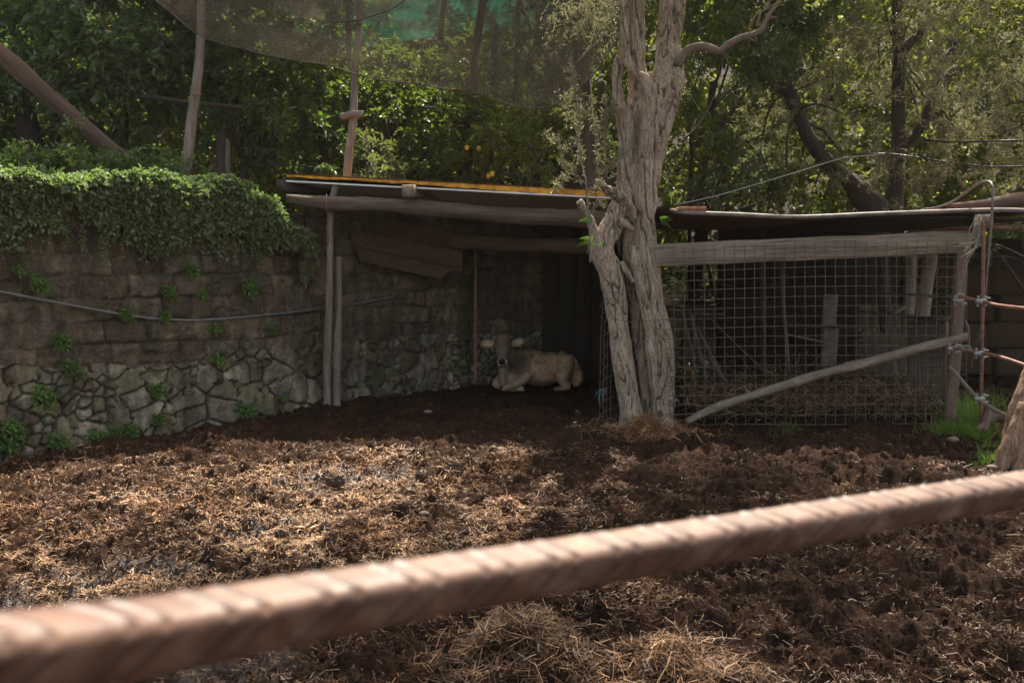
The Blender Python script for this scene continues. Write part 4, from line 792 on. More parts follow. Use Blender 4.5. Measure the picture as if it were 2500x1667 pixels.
tag(mk('wire_mesh_front', mb, M['rustwire'], pen))
tag(mk('brace_log', tube([at(1676, 1030, YP - .07), at(1760, 990, YP - .08), at(1900, 945, YP - .09), at(2000, 915, YP - .09), at(2100, 890, YP - .10), at(2230, 855, YP - .10), at(2362, 822, YP - .10)], [.034, .042, .046, .047, .046, .046, .042], 14, .035, .22, 8, freq=6), M['branch']), 'knotty grey log slanting across the wire mesh', 'log')
# second roll of mesh left of the trunk
mb = MB()
for i, x in enumerate((1466, 1475, 1483, 1492)):
    tube([at(x + 10, 690 + 40 * i, 8.75 + .03 * i), at(x + 2, 800, 8.75), at(x - 1, 920, 8.75), at(x - 2, 1040, 8.75)], .004, 5, .1, mb=mb)
for k, y in enumerate(np.arange(745, 1035, 27)): tube([at(1480, y - 12, 8.68), at(1465, y, 8.68), at(1478, y + 14, 8.7), at(1500, y + 6, 8.75)], .004, 5, .05, mb=mb)
for k in range(9):
    a = random.uniform(0, 6.28); q = at(1472, 1030, 8.7); tube([q, q + [math.cos(a) * .1, math.sin(a) * .08 - .05, .05], q + [math.cos(a) * .2, math.sin(a) * .1 - .08, -.05]], .003, 5, .05, mb=mb)
tag(mk('wire_mesh_offcut', mb, M['rustwire']), 'torn strip of rusty wire mesh left of the olive trunk foot', 'wire mesh')
for k, (x, y, lab) in enumerate(((1470, 952, 'pale blue twine knotted on the torn mesh left of the trunk'), (1654, 978, 'blue twine knotted on the mesh right of the trunk'))):
    mb = MB(); q = at(x, y, 8.4); rng = np.random.default_rng(k)
    for i in range(10): d_ = rng.normal(0, .022, 3); tube([q, q + d_ + [0, 0, .01], q + d_ * 1.4 - [0, 0, .03 + (.10 if k == 0 else 0) * (i % 3 == 0)]], .0035, 5, .03, mb=mb)
    tag(mk('twine_knot', mb, M['twine']), lab, 'twine')
tag(mk('tie_wire', tube([at(1495, 778, 8.42), at(1540, 786, 8.30), at(1600, 782, 8.36), at(1650, 775, 8.5)], .0028, 5, .05), M['rustwire']), 'thin rusty wire tied round both legs of the olive trunk', 'wire')
# inside the pen
tag(mk('leaning_board', box(at(2024, 780, 10.5), (.18, .02, .62), rotm(0, .05, .1), axis=2), M['board']), 'pale grey board standing upright inside the pen', 'board')
tag(mk('leaning_board', box(at(2026, 830, 10.4) - [0, 0, .1], (.20, .02, .5), rotm(.15, -.03, .1), axis=2), M['board']), 'lower grey board in front of the upright pale board in the pen', 'board')
tag(mk('thin_pole', tube([at(1908, 640, 9.6), at(1912, 740, 9.5), at(1920, 830, 9.4), at(1926, 910, 9.3)], .022, 8, .08, .1, 2), M['brown_log']), 'crooked thin pole standing inside the pen left of the grey boards', 'pole')
for k, (a, b, wd, lab, mt) in enumerate((((1680, 760, 10.0), (1722, 930, 9.7), .10, 'white edged plank leaning at the left inside the pen', 'board'), ((1700, 800, 10.2), (1760, 910, 10), .04, 'narrow grey batten leaning beside the white edged plank', 'board'), ((1728, 870, 10), (1770, 930, 9.8), .05, 'short pale batten at the foot of the leaning planks', 'board'), ((1664, 755, 10.2), (1700, 920, 10), .05, 'dark batten at the far left of the leaning planks', 'post'), ((1690, 765, 10.4), (1770, 768, 10.4), .04, 'level dark rail above the leaning planks', 'brown_log'))):
    tag(mk('plank', beam(at(*a), at(*b), .02, wd), M[mt]), lab, 'plank')
for k, (pts, r, mt, lab, nm) in enumerate((([(2120, 712, 9.6), (2230, 720, 9.5), (2330, 727, 9.3)], .014, 'blackhose', 'upper black bar behind the wire mesh at right', 'bar'), ([(2100, 760, 9.8), (2200, 770, 9.6), (2318, 778, 9.2)], .016, 'blackhose', 'lower black bar along the top of the reed screen', 'bar'), ([(1910, 793, 10.2), (2100, 800, 10.2)], .02, 'dark_post', 'dark horizontal rail across the back of the pen', 'rail'), ([(2220, 745, 10), (2180, 765, 9.9)], .018, 'post', 'short slanting stick near the thick leaning post', 'stick'), ([(1915, 815, 9.8), (2045, 842, 9.6)], .010, 'branch', 'thin dry stick lying level in the middle of the pen', 'stick'), ([(1700, 745, 9.5), (1870, 910, 9.2)], .004, 'rustwire', 'taut thin wire running down inside the pen', 'wire'))):
    tag(mk(nm, tube([at(*p) for p in pts], r, 8, .1), M[mt]), lab, nm)
# reed screen
mb = MB(); rng = np.random.default_rng(9)
for x in np.arange(2215, 2314, .75):
    Y = 10.0 - (x - 2215) / 99 * 1.1; tube([at(x, 778 + rng.uniform(-3, 6), Y), at(x + rng.uniform(-2, 2), 1000 + rng.uniform(-25, 8), Y + rng.uniform(-.03, .03))], .0038, 4, 2, mb=mb, cap=False)
rs = empty('reed_screen', at(2265, 1005, 9.5) * [1, 1, 0], 'brown reed matting screen standing in the right corner of the pen', 'screen'); mk('reeds', mb, M['reed'], rs)
mk('rail', beam(at(2212, 776, 10), at(2316, 784, 8.85), .02, .02), M['brown_log'], rs); mk('end_stake', beam(at(2311, 785, 8.9), at(2306, 1010, 8.9), .03, .03), M['redplank'], rs)
mb = MB()
for x in np.arange(2110, 2214, 1.6): tube([at(x, 800 + rng.uniform(-10, 20), 10.6), at(x + rng.uniform(-2, 2), 935 + rng.uniform(-25, 8), 10.6)], .0045, 4, 2, mb=mb, cap=False)
tag(mk('reed_screen', mb, M['reed']), 'darker reed matting behind the posts, left of the corner screen', 'screen')
# brushwood and hay on the pen floor
def brush(x0, x1, y0, y1, n, L, r, mat, seed, name, lab, cat, kind='stuff', h=.25):
    mb = MB(); rng = np.random.default_rng(seed); P = np.array([g(rng.uniform(x0, x1), rng.uniform(y0, y1)) for _ in range(n)]); P[:, 2] = rng.random(n) * h + .03
    D = rng.normal(0, 1, (n, 3)) * [1, 1, .35]; strips(mb, P, D, rng.uniform(L * .4, L, n), r * rng.uniform(.6, 1.3, n), rng=rng, col=np.ones((n, 3)) * rng.uniform(.4, 1.0, (n, 1)))
    return tag(mk(name, mb, M[mat], smooth=False), lab, cat, kind=kind)
brush(1680, 2290, 960, 1030, 5200, .26, .006, 'straw', 3, 'brushwood', 'tangle of dry brown stalks on the pen floor', 'brushwood')
brush(1650, 2300, 925, 965, 2200, .3, .006, 'straw', 4, 'dry_hay', 'flattened dry hay at the back of the pen', 'hay')
# ================================================================ right side: bars, clamps, hoses, hay store
ub = [at(2400, 560, YP - .45), at(2399, 760, YP - .35), at(2394, 1040, YP + .1)]
mb = tube([at(2402, 540, 7.95), at(2398, 800, 8.05), at(2394, 1045, 8.3)], .016, 10, .04, mb=MB()); 
rb = empty('steel_bar_fence', g(2394, 1040) , 'upright rusty ribbed steel bar with three cross bars clamped to it, beside the pen', 'fence')
def ribbed(pts, r, mb=None, pitch=.022, amp=.10, seg=14, step=None, square=False):
    P, R = catmull(pts, [r] * len(pts), pitch / 4 if step is None else step); mb = mb or MB()
    T_ = unit(np.gradient(P, axis=0)); up = np.array([0, 0, 1.]) if abs(T_[0][2]) < .9 else np.array([0, 1., 0]); Xs = unit(np.cross(up, T_)); Ys = np.cross(T_, Xs)
    L = np.concatenate([[0], np.cumsum(np.linalg.norm(np.diff(P, axis=0), axis=1))]); th = np.linspace(0, 2 * math.pi, seg, endpoint=False); c, s = np.cos(th), np.sin(th)
    ph = (L[:, None] / pitch + (np.abs(th - 2.62) / math.pi)[None] * (2.6 if square else 1.5)); rib = sstep(.55, .95, np.cos(ph * 2 * math.pi) * .5 + .5)
    fade_ = np.abs(np.sin(th))[None] ** .5; r0 = r * (1 + amp * rib * fade_ + amp * 1.1 * sstep(.955, .99, np.abs(c))[None])
    if square:
        rot = 1.85; cc_, s_2 = np.cos(th - rot), np.sin(th - rot); sup = (np.abs(cc_) ** 4.0 + np.abs(s_2) ** 4.0) ** -.25 * .92; k3 = np.floor(ph + .5) % 3; w_ = sstep(.72, .93, np.cos(ph * 2 * math.pi) * .5 + .5) * (k3 > 0); side = np.clip(np.minimum(np.abs(np.sin(th - rot + math.pi / 4)), np.abs(np.cos(th - rot + math.pi / 4))) * 1.0, 0, 1); r0 = r * (sup[None] + amp * w_ * sstep(.05, .25, side)[None])
        colr = 1 - .45 * (w_ * sstep(.05, .25, side)[None]); colr = np.repeat(colr.reshape(-1, 1), 3, 1)  # ribs coloured darker in place of their shadow strokes
    else: colr = None
    V = P[:, None] + Xs[:, None] * (r0 * c)[..., None] + Ys[:, None] * (r0 * s)[..., None]; n = len(P); idx = np.arange(n * seg).reshape(n, seg); nx_ = np.roll(idx, -1, 1)
    Q = np.stack([idx[:-1], nx_[:-1], nx_[1:], idx[1:]], 2).reshape(-1, 4); tc = np.stack([np.broadcast_to(c * r, (n, seg)), np.broadcast_to(s * r, (n, seg)), np.broadcast_to(L[:, None], (n, seg))], 2).reshape(-1, 3)
    return mb.add(V.reshape(-1, 3), Q, None, tc, colr)
mk('upright_bar', ribbed([at(2402, 545, 7.95), at(2398, 800, 8.05), at(2394, 1050, 8.3)], .0155, pitch=.03), M['rust'], rb)
bars = [([(2333, 722, 8.2), (2400, 736, 7.9), (2440, 746, 7.6), (2540, 757, 7.2)], 'rust', 'top'), ([(2318, 848, 8.3), (2398, 862, 7.95), (2450, 874, 7.6), (2540, 905, 7.3)], 'rust', 'mid'), ([(2318, 895, 8.4), (2345, 925, 8.3), (2390, 975, 8.0), (2450, 1010, 7.6), (2560, 1056, 7.2)], 'galv', 'low')]
for pts, mt, _ in bars: mk('cross_bar', tube([at(*p) for p in pts], .017, 10, .05, .02), M['branch' if mt == 'galv' else 'rust'], rb)
def clamp(x, y, Y, parent):
    mb = MB(); c = at(x, y, Y); tube([c + [-.045, -.02, 0], c + [.045, -.02, 0]], [.024, .024], 12, .02, .05, 2, mb)
    for dx in (-.035, .035): tube([c + [dx, -.03, -.05], c + [dx, -.035, .05]], .007, 8, .02, mb=mb); box(c + [dx, -.035, .042], (.02, .02, .012), mb=mb); box(c + [dx, -.035, -.042], (.02, .02, .012), mb=mb)
    box(c + [0, -.045, 0], (.05, .012, .05), mb=mb); box(c + [.05, -.03, .03], (.06, .014, .014), mb=mb); box(c + [.05, -.03, -.03], (.06, .014, .014), mb=mb)
    mk('clamp', mb, M['galv'], parent)
for x, y, Y in ((2336, 733, 8.2), (2392, 735, 7.93), (2322, 850, 8.3), (2388, 862, 7.98), (2388, 972, 8.0)): clamp(x, y, Y, rb)
mk('clamp_ring', tube([at(2344 + 9 * math.cos(a), 727 - 11 * math.sin(a), 8.12) for a in np.linspace(.3, 5.6, 12)], .007, 6, .02), M['galv'], rb)
tag(mk('bent_conduit', tube([at(2250, 512, 8.9), at(2290, 506, 8.7), at(2330, 490, 8.6), at(2360, 468, 8.5), at(2390, 448, 8.3), at(2412, 443, 8.1), at(2423, 455, 8.0), at(2423, 490, 7.98), at(2419, 560, 7.98), at(2411, 650, 8.0), at(2403, 735, 8.05), at(2396, 800, 8.25), at(2375, 870, 8.5), at(2370, 900, 8.6)], .0115, 8, .04), M['pipe']), 'grey conduit arching over the pen roof edge and down the upright bar', 'conduit')
tag(mk('loop_hose', tube([at(2352, 778, 8.35), at(2363, 795, 8.3), at(2366, 830, 8.3), at(2366, 855, 8.3)], .008, 8, .04), M['pipe']), 'short pale hose loop behind the pen post', 'hose')
mb = MB(); rng = np.random.default_rng(3)
for k in range(12):
    q = at(2385 + rng.uniform(-4, 12), 522 + rng.uniform(0, 30), 8.0); tube([q, q + [rng.normal(-.02, .03), -.02, -.15], q + [rng.normal(-.06, .05), -.02, -.27 + rng.uniform(-.06, .06)], q + [rng.normal(-.12, .05), 0, -.34 + rng.uniform(-.1, .1)]], .003, 5, .04, mb=mb)
tag(mk('frayed_twine', mb, M['paletwine']), 'pale frayed twine hanging from the pen rafter end', 'twine')
mb = MB(); q = at(2358, 850, 8.15)
for k in range(4): tube([q + [.05 * math.cos(a + k), -.02, .03 * math.sin(a)] for a in np.linspace(0, 6.2, 12)], .0028, 5, .03, mb=mb)
tag(mk('twine_loop', mb, M['paletwine']), 'pale twine looped round the middle cross bar by the post', 'twine')
tag(mk('roof_log', tube([at(2318, 506, 9.2), at(2400, 500, 9.3), at(2470, 490, 9.4), at(2580, 478, 9.5)], [.04, .06, .075, .09], 14, .05, .12, 3), M['brown_log']), 'long brown log lying on the right end of the pen roof', 'log')
hs = empty('hay_store', (7.0, 12.2, 0), 'dark open hay store behind the steel bars at the right edge', 'shed')
slb = MB(); slab(np.array([5.6, 10.4, 2.08]), np.array([9.6, 10.4, 2.12]), np.array([0, 3.6, .1]), .04, 0, slb); mk('roof', slb, M['redsheet'], hs, smooth=False)
mk('back_wall', box((7.6, 13.5, 1.0), (4.6, .08, 2.0), axis=0), M['dark_post'], hs)
mk('post', box((5.75, 11.0, 1.0), (.1, .1, 2.0), axis=2), M['dark_post'], hs)
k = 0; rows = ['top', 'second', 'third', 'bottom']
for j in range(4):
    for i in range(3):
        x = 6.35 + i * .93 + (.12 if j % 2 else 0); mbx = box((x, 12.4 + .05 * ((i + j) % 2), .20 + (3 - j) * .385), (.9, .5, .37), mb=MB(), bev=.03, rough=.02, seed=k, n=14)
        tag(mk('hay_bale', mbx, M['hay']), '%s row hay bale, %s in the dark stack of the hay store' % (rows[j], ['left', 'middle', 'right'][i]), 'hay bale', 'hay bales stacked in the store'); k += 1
# leaning stump at the right edge
sb = MB(); q = lambda x, y, Y, r: (at(x, y, Y), r / 300.)
def st2(L, seed): tube([at(x, y, Y) for x, y, Y, r in L], [r / 305. for *_, r in L], 16, .04, .10, seed, sb, freq=3)
st2([(2462, 1150, 6.9, 34), (2478, 1090, 6.9, 34), (2500, 1010, 6.9, 36), (2530, 930, 6.9, 34), (2560, 850, 6.9, 30), (2600, 740, 6.95, 30), (2680, 500, 7.1, 27), (2740, 250, 7.3, 24), (2760, 0, 7.4, 20), (2740, -260, 7.4, 15)], 1); st2([(2430, 1158, 6.8, 14), (2452, 1120, 6.8, 18), (2478, 1060, 6.78, 20), (2505, 985, 6.8, 16)], 2); st2([(2500, 1180, 6.7, 30), (2512, 1110, 6.75, 34), (2530, 1020, 6.8, 34), (2560, 930, 6.9, 20)], 3)
V, Nn, Q, Tr = remesh(sb, .01, 2); V2 = V + Nn * (fbm(V * [20, 20, 3], 4, 5) * .012 + fbm(V * 6, 3, 6) * .010)[:, None]
t2 = empty('leaning_tree', g(2480, 1160), 'thick brown leaning tree trunk cut by the right edge of the picture', 'tree'); mb = MB(); mb.add(V2, Q, Tr, V, np.ones((len(V), 3)) * [.82, .66, .56]); mk('trunk', mb, M['olive'], t2)
# driftwood root and stones by the grass
sb = MB(); tube([g(2385, 1062) + [0, 0, .04], g(2420, 1050) + [0, 0, .13], g(2470, 1052) + [0, 0, .12], g(2520, 1050) + [0, 0, .1]], [.02, .05, .045, .025], 14, .03, .3, 3, sb); tube([g(2400, 1060) + [0, 0, .02], g(2410, 1050) + [0, 0, .20], g(2400, 1045) + [0, 0, .25]], [.04, .035, .015], 10, .03, .2, 4, sb)
tag(mk('root_stump', sb, M['brown_log']), 'weathered grey brown root lump lying beside the bright grass', 'root')
for k, (x, y, r, lab) in enumerate(((2325, 1082, .04, 'pale flat stone on the mud in front of the green grass'), (1036, 1265, .022, 'round grey pebble on the straw strewn mud'), (1045, 1012, .03, 'pale lump on the dark mud in front of the shelter'), (2420, 1150, .03, 'small reddish leaf shaped stone by the leaning trunk foot'))):
    st = MB(); ellipsoid(g(x, y) + [0, 0, .035], (r * 1.5, r, r * .6), st, n=14); V = st.v[0]; st.v[0] = V + (V - V.mean(0)) * (fbm(V * 14, 3, 3 + k) * .3)[:, None]; tag(mk('stone', st, M['rock']), lab, 'stone')
def grass(x0, x1, y0, y1, n, h, seed, lab):
    mb = MB(); rng = np.random.default_rng(seed); P = np.array([g(rng.normal((x0 + x1) / 2, (x1 - x0) / 3.4), rng.uniform(y0, y1)) for _ in range(n)]); P[:, 2] = mudh(P[:, 0], P[:, 1])
    strips(mb, P, rng.normal(0, .35, (n, 3)) + [0, 0, 1], rng.uniform(h * .4, h, n), .006, rng=rng, taper=.15); return tag(mk('grass', mb, M['grass'], smooth=False), lab, 'grass', kind='stuff')
grass(2290, 2410, 1030, 1068, 2600, .16, 3, 'bright green grass tuft at the foot of the steel bar fence'); grass(2380, 2440, 1085, 1130, 420, .09, 4, 'thin green grass between the root lump and the leaning trunk'); grass(1890, 1950, 1030, 1052, 260, .07, 5, 'small patch of green seedlings at the foot of the wire mesh')
grass(2290, 2420, 985, 1025, 900, .25, 8, 'taller green plants behind the pen post')
# ================================================================ foreground bar
bar = [(-160, 1629, .262), (150, 1585, .30), (450, 1537, .345), (850, 1465, .405), (1250, 1398, .475), (1750, 1316, .575), (2250, 1232, .70), (2700, 1160, .83)]
tag(mk('ribbed_steel_bar', ribbed([at(*p) for p in bar], .0146, pitch=.0165, amp=.075, seg=64, step=.0012, square=True), M['bar']), 'out of focus rusty ribbed steel rail crossing the foreground', 'steel rail')
# ================================================================ poles and nets
def pole(name, pts, R, mat, lab, cat='pole', seed=0, rough=.10, group=None):
    e = tube([at(*p) for p in pts], R, 14, .05, rough, seed, freq=3); return tag(mk(name, e, M[mat]), lab, cat, group)
pole('slanting_pole', [(-60, 80, 8.8), (0, 132, 8.9), (60, 185, 9.0), (160, 270, 9.2), (250, 345, 9.35), (330, 400, 9.5), (400, 448, 9.6)], [.10, .095, .092, .082, .072, .06, .04], 'brown_log', 'thick brown pole leaning down to the right across the left corner', seed=5)
p1 = empty('net_pole', at(447, 440, 9.6) * [1, 1, 0] + [0, 0, 2.25], 'split grey net pole rising out of the creeper', 'pole', 'poles carrying the shade net')
mk('shaft', tube([at(446, 460, 9.6), at(456, 400, 9.6), at(470, 280, 9.6), at(484, 180, 9.6), at(490, 90, 9.78), at(492, -40, 10.0), at(494, -250, 10.3)], [.062, .058, .055, .05, .046, .045, .04], 14, .05, .10, 6, freq=3), M['post'], p1)
mk('tie', tube([at(465, 228, 9.54), at(478, 232, 9.52), at(492, 230, 9.54)], .008, 6, .02), M['rust'], p1)
p2 = empty('net_pole', at(842, 440, 9.7) * [1, 1, 0] + [0, 0, 2.25], 'net pole behind the shelter roof with a short crosspiece lashed on', 'pole', 'poles carrying the shade net')
mk('shaft', tube([at(846, 445, 9.75), at(852, 380, 9.75), at(862, 290, 9.75), at(866, 190, 9.8), at(876, 60, 10.05), at(882, -60, 10.25), at(888, -260, 10.6)], [.052, .05, .045, .042, .04, .038, .036], 14, .05, .12, 7, freq=3), M['post'], p2)
mk('crosspiece', tube([at(832, 285, 9.68), at(860, 279, 9.66), at(888, 278, 9.68)], [.035, .04, .035], 10, .03, .15, 8), M['post'], p2)
pole('crosswise_branch', [(318, 232, 9.9), (370, 236, 9.9), (440, 248, 9.85), (520, 256, 9.9), (590, 262, 9.95)], [.022, .03, .028, .025, .015], 'dark_post', 'dark split rail running level between the two net poles at left', 'rail', 9, .18)
for k, (pts, r, lab) in enumerate((([(1155, 225, 10.6), (1162, 120, 10.6), (1180, 0, 10.6), (1190, -90, 10.6)], .045, 'dark pole behind the net in the middle, ending at the net hem'), ([(1075, 100, 12.6), (1080, 40, 12.6), (1090, -40, 12.6)], .04, 'short far pole in front of the green net, right of centre gap'), ([(818, 130, 12.2), (816, 60, 12.2), (820, -40, 12.2)], .035, 'far pole in front of the green net, leftmost'), ([(851, 150, 12.0), (852, 60, 12.0), (854, -40, 12.0)], .04, 'far pole in front of the green net, close to the lashed pole'), ([(1258, 250, 12.4), (1262, 140, 12.4), (1266, 0, 12.4)], .035, 'far dark pole left of the grey tree trunk'), ([(1200, 400, 12.0), (1205, 250, 12.0), (1210, 60, 12.0)], .04, 'slim dark trunk like pole in the middle of the lemon trees'))):
    pole('far_pole', pts, [r] * len(pts), 'dark_post', lab, seed=20 + k, group='poles behind the shade net')
for k, (x, Y, r, y0, mt, lab) in enumerate(((540, 10.3, .055, 325, 'dark_post', 'dark stub post standing in the creeper'), (556, 10.5, .035, 340, 'post', 'pale stub post just right of the dark one'))):
    pole('stub_post', [(x, 450, Y), (x - 1, 390, Y), (x, y0, Y)], [r, r, r * .9], mt, lab, 'post', 30 + k)
tag(mk('overhead_cable', tube([at(1650, 500, 10.0), at(1750, 478, 10.2), at(1900, 434, 10.5), at(2010, 400, 10.8), at(2060, 385, 11), at(2180, 376, 11.4)], .006, 6, .2), M['galv']), 'thin pale wire rising to the right from the pen roof', 'cable')
tag(mk('overhead_cable', tube([at(2250, 342, 11.0), at(2330, 347, 10.6), at(2400, 346, 10.3), at(2560, 340, 9.8)], .013, 6, .2), M['blackhose']), 'upper black cable at the right edge against the olive leaves', 'cable')
tag(mk('overhead_cable', tube([at(2080, 378, 11.4), at(2180, 376, 11.2), at(2260, 388, 11), at(2340, 400, 10.6), at(2420, 408, 10.3), at(2560, 404, 9.8)], .011, 6, .2), M['blackhose']), 'lower sagging black cable at the right edge', 'cable')
def net(name, hem, topdz, topy, mat, lab, wav, seed, nx_=120, ny=40, hemr=.008, side=0.0):
    P, _ = catmull([at(*p) for p in hem], [1] * len(hem), .06); n = len(P); v = np.linspace(0, 1, ny)[None, :, None]
    G_ = P[:, None, :] + np.array([side, topy, topdz]) * v; G_[..., 2] -= (.22 * wav * np.sin(v[..., 0] * math.pi)); q = G_.reshape(-1, 3)
    G_ = G_ + (fbm(q * [.9, .9, 1.6], 3, seed).reshape(n, ny, 1) * np.array([.0, .14, .05]) * wav + fbm(q * [4, 1, 1.2], 2, seed + 3).reshape(n, ny, 1) * np.array([0, .03, .012]) * wav)
    e = empty(name, tuple(P[n // 2]), lab, 'net'); mk('netting', grid(G_), M[mat], e); mk('hem', tube(G_[::3, 0], hemr, 6, .2), M['dark_post'], e); return e
hem = [(330, -70, 9.3), (365, -25, 9.35), (430, 38, 9.4), (500, 98, 9.45), (600, 124, 9.45), (700, 140, 9.45), (800, 158, 9.5), (865, 180, 9.6), (930, 195, 9.8), (1000, 202, 10.0), (1060, 212, 10.1), (1140, 222, 10.2), (1200, 243, 10.4), (1290, 268, 10.5), (1370, 250, 10.5), (1440, 190, 10.4), (1500, 110, 10.3), (1560, 0, 10.2), (1600, -80, 10.1)]
net('shade_net', hem, 3.2, 1.2, 'net', 'large sagging brown shade net strung between the poles above the wall', 1.0, 3)
net('shade_net', [(640, -45, 9.9), (690, 12, 9.9), (760, 44, 9.9), (830, 54, 9.9), (900, 42, 9.9), (960, 20, 9.9), (1010, -15, 9.9), (1040, -50, 9.9)], 1.6, .5, 'net', 'upper fold of brown net hanging at the top centre edge', .8, 6)
net('green_net', [(700, 135, 13.8), (800, 128, 13.8), (900, 118, 13.8), (1000, 100, 13.8), (1100, 85, 13.8), (1250, 70, 13.8), (1420, 40, 13.8)], 2.1, .2, 'greennet', 'bright green net hanging far behind the lemon trees', .8, 8, hemr=.006)
net('rear_net', [(800, 290, 14.1), (950, 290, 14.1), (1100, 295, 14.1), (1250, 300, 14.1), (1430, 300, 14.1)], 1.25, .1, 'net', 'far brown net hanging below the green one behind the trees', .8, 9, hemr=.006)

# ================================================================ trees
def tree(name, base, top, crowns, mat, bark, lab, L, wd, seed, ntw=5, nlf=7, R=.22, tr=.09, dens=1.0, droop=.25, trunkpts=None, forks=None, zmin=None, cat='tree', high=None):
    """crowns: list of (px, py, Y, rx, ry, rz) in metres; trunk through trunkpts (px,py,Y,r)"""
    if trunkpts:
        p0 = at(*trunkpts[0][:3]); dY = max(0, wally(p0[0]) + .3 - trunkpts[0][2]); trunkpts = [(x, y, Y + dY, r) for x, y, Y, r in trunkpts]; forks = [[(x, y, Y + dY, r) for x, y, Y, r in f] for f in (forks or [])]
        p0 = at(*trunkpts[0][:3]); base = np.array([p0[0], p0[1], terr_z(p0[:1], p0[1:2])[0]])
    rng = np.random.default_rng(seed); b = np.array(base); t = empty(name, (b[0], b[1], b[2]), lab, cat); tk = MB(); mb = MB(); lm = MB()
    if trunkpts: tube([b - [0, 0, .1]] + [at(*p[:3]) for p in trunkpts if at(*p[:3])[2] > b[2] + .15], [trunkpts[0][3] * 1.1] + [p[3] for p in trunkpts if at(*p[:3])[2] > b[2] + .15], 14, .08, .12, seed, tk, freq=2)
    else:
        mid = (b + top) / 2 + rng.normal(0, .12, 3); tube([b - [0, 0, .1], mid, top], [tr, tr * .8, tr * .5], 12, .1, .12, seed, tk)
    for f in (forks or []): tube([at(*p[:3]) for p in f], [p[3] for p in f], 10, .06, .12, seed + 1, tk, freq=2)
    for (px, py, Y, rx, ry, rz) in crowns:
        c = at(px, py, Y); n = int(38 * dens * (rx * rz) ** .5 * (rx + ry + rz) / .9)
        d_ = unit(rng.normal(0, 1, (n, 3))); rad = rng.random(n)[:, None] ** .55; C = c + d_ * rad * [rx, ry, rz]; C += fbm(C * 1.7, 2, seed)[:, None] * d_ * .25
        k = fbm(C * 1.5 + seed, 2, seed + 2) > -.34; C, d2 = C[k], d_[k]
        if zmin is not None: k = C[:, 2] > zmin; C, d2 = C[k], d2[k]
        leafy(mb, C, R, ntw, nlf, L, wd, rng, out=d2, droop=droop, lmb=lm)
        for j in range(min(4, len(C))):
            e_ = C[rng.integers(len(C))]; fr_ = rng.uniform(.4, .95); s0 = (b * (1 - fr_) + top * fr_) if not trunkpts else at(*trunkpts[int(fr_ * len(trunkpts))][:3])
            if np.linalg.norm(e_ - s0) < 1.5: tube([s0, s0 * .6 + e_ * .4 + rng.normal(0, .08, 3) + [0, 0, .06], e_ + rng.normal(0, .05, 3)], [.022, .015, .006], 6, .08, .15, j, tk)
    if high:  # unseen upper crowns, added to shade the leaves below
        for (X_, Y_, Z_, rx) in high:
            n = int(150 * rx); d_ = unit(rng.normal(0, 1, (n, 3))); C = np.array([X_, Y_, Z_]) + d_ * rng.random(n)[:, None] ** .4 * [rx, rx * .8, .6]; leafy(mb, C, .3, 4, 7, L * 1.5, wd * 1.7, rng, out=d_, droop=.2)
    trunk_ = mk('trunk', tk, M[bark], t); (mb.add(np.concatenate(lm.v), None, np.concatenate(lm.t)) if lm.v else 0); mk('crown', mb, M[mat], t, smooth=False, mat_tris=M[bark]); return t
def base(px, Y, z=2.2):
    p = at(px, 400, Y); p = at(px, 400, max(Y, wally(p[0]) + .35)); return np.array([p[0], p[1], terr_z(np.array([p[0]]), np.array([p[1]]))[0]])
LL = dict(mat='lemonleaf', bark='darkbark', L=.105, wd=.052, droop=.35)
tree('lemon_tree', base(95, 10.3), at(60, 60, 10.3), [(60, 80, 10.4, 1.3, .8, 1.1), (250, 120, 10.0, .75, .6, .8), (-80, 250, 10.5, .8, .8, 1.0)], lab='lemon tree with large drooping leaves in the top left corner', seed=101, high=[(-4.6, 10.6, 5.6, 1.3)], R=.24, dens=1.1, trunkpts=[(110, 430, 10.4, .16), (75, 350, 10.4, .13), (60, 260, 10.4, .11), (50, 120, 10.4, .09)], forks=[[(60, 260, 10.4, .08), (110, 130, 10.2, .06), (190, 30, 10.1, .05), (240, -40, 10.1, .04)], [(125, 430, 10.6, .07), (135, 330, 10.6, .06), (140, 220, 10.6, .05)]], **LL)
tree('lemon_tree', base(300, 10.9), at(300, 150, 10.9), [(350, 210, 10.5, .75, .6, .75), (270, 330, 10.3, .40, .35, .30), (420, 60, 11.3, .9, .7, .9)], lab='lemon tree between the slanting pole and the split net pole', seed=102, high=[(-4.2, 11.6, 5.9, 1.2)], R=.2, trunkpts=[(300, 430, 10.8, .07), (302, 330, 10.8, .06), (310, 220, 10.8, .05)], **LL)
tree('lemon_tree', base(597, 10.6), at(597, 380, 10.6), [(620, 230, 10.9, .95, .7, .72), (720, 330, 10.7, .5, .5, .45), (560, 110, 11.3, .9, .7, .6)], lab='lemon tree with a dark Y shaped trunk right of the split net pole', seed=103, high=[(-3.0, 11.4, 5.8, 1.3)], R=.19, dens=1.1, trunkpts=[(597, 470, 10.6, .055), (597, 420, 10.6, .052), (597, 385, 10.6, .05)], forks=[[(597, 390, 10.6, .045), (575, 350, 10.6, .035), (560, 315, 10.6, .03)], [(597, 392, 10.6, .048), (620, 350, 10.6, .04), (640, 315, 10.7, .03), (655, 260, 10.8, .025)]], **LL)
LM = dict(mat='midleaf', bark='darkbark', droop=.25)
tree('lemon_tree', base(780, 11.6), at(780, 300, 11.6), [(780, 280, 11.6, .85, .7, .9), (760, 90, 12.4, 1.2, .7, .9)], lab='leafy tree crown filling the gap left of the lashed net pole', seed=104, L=.085, wd=.042, R=.2, **LM)
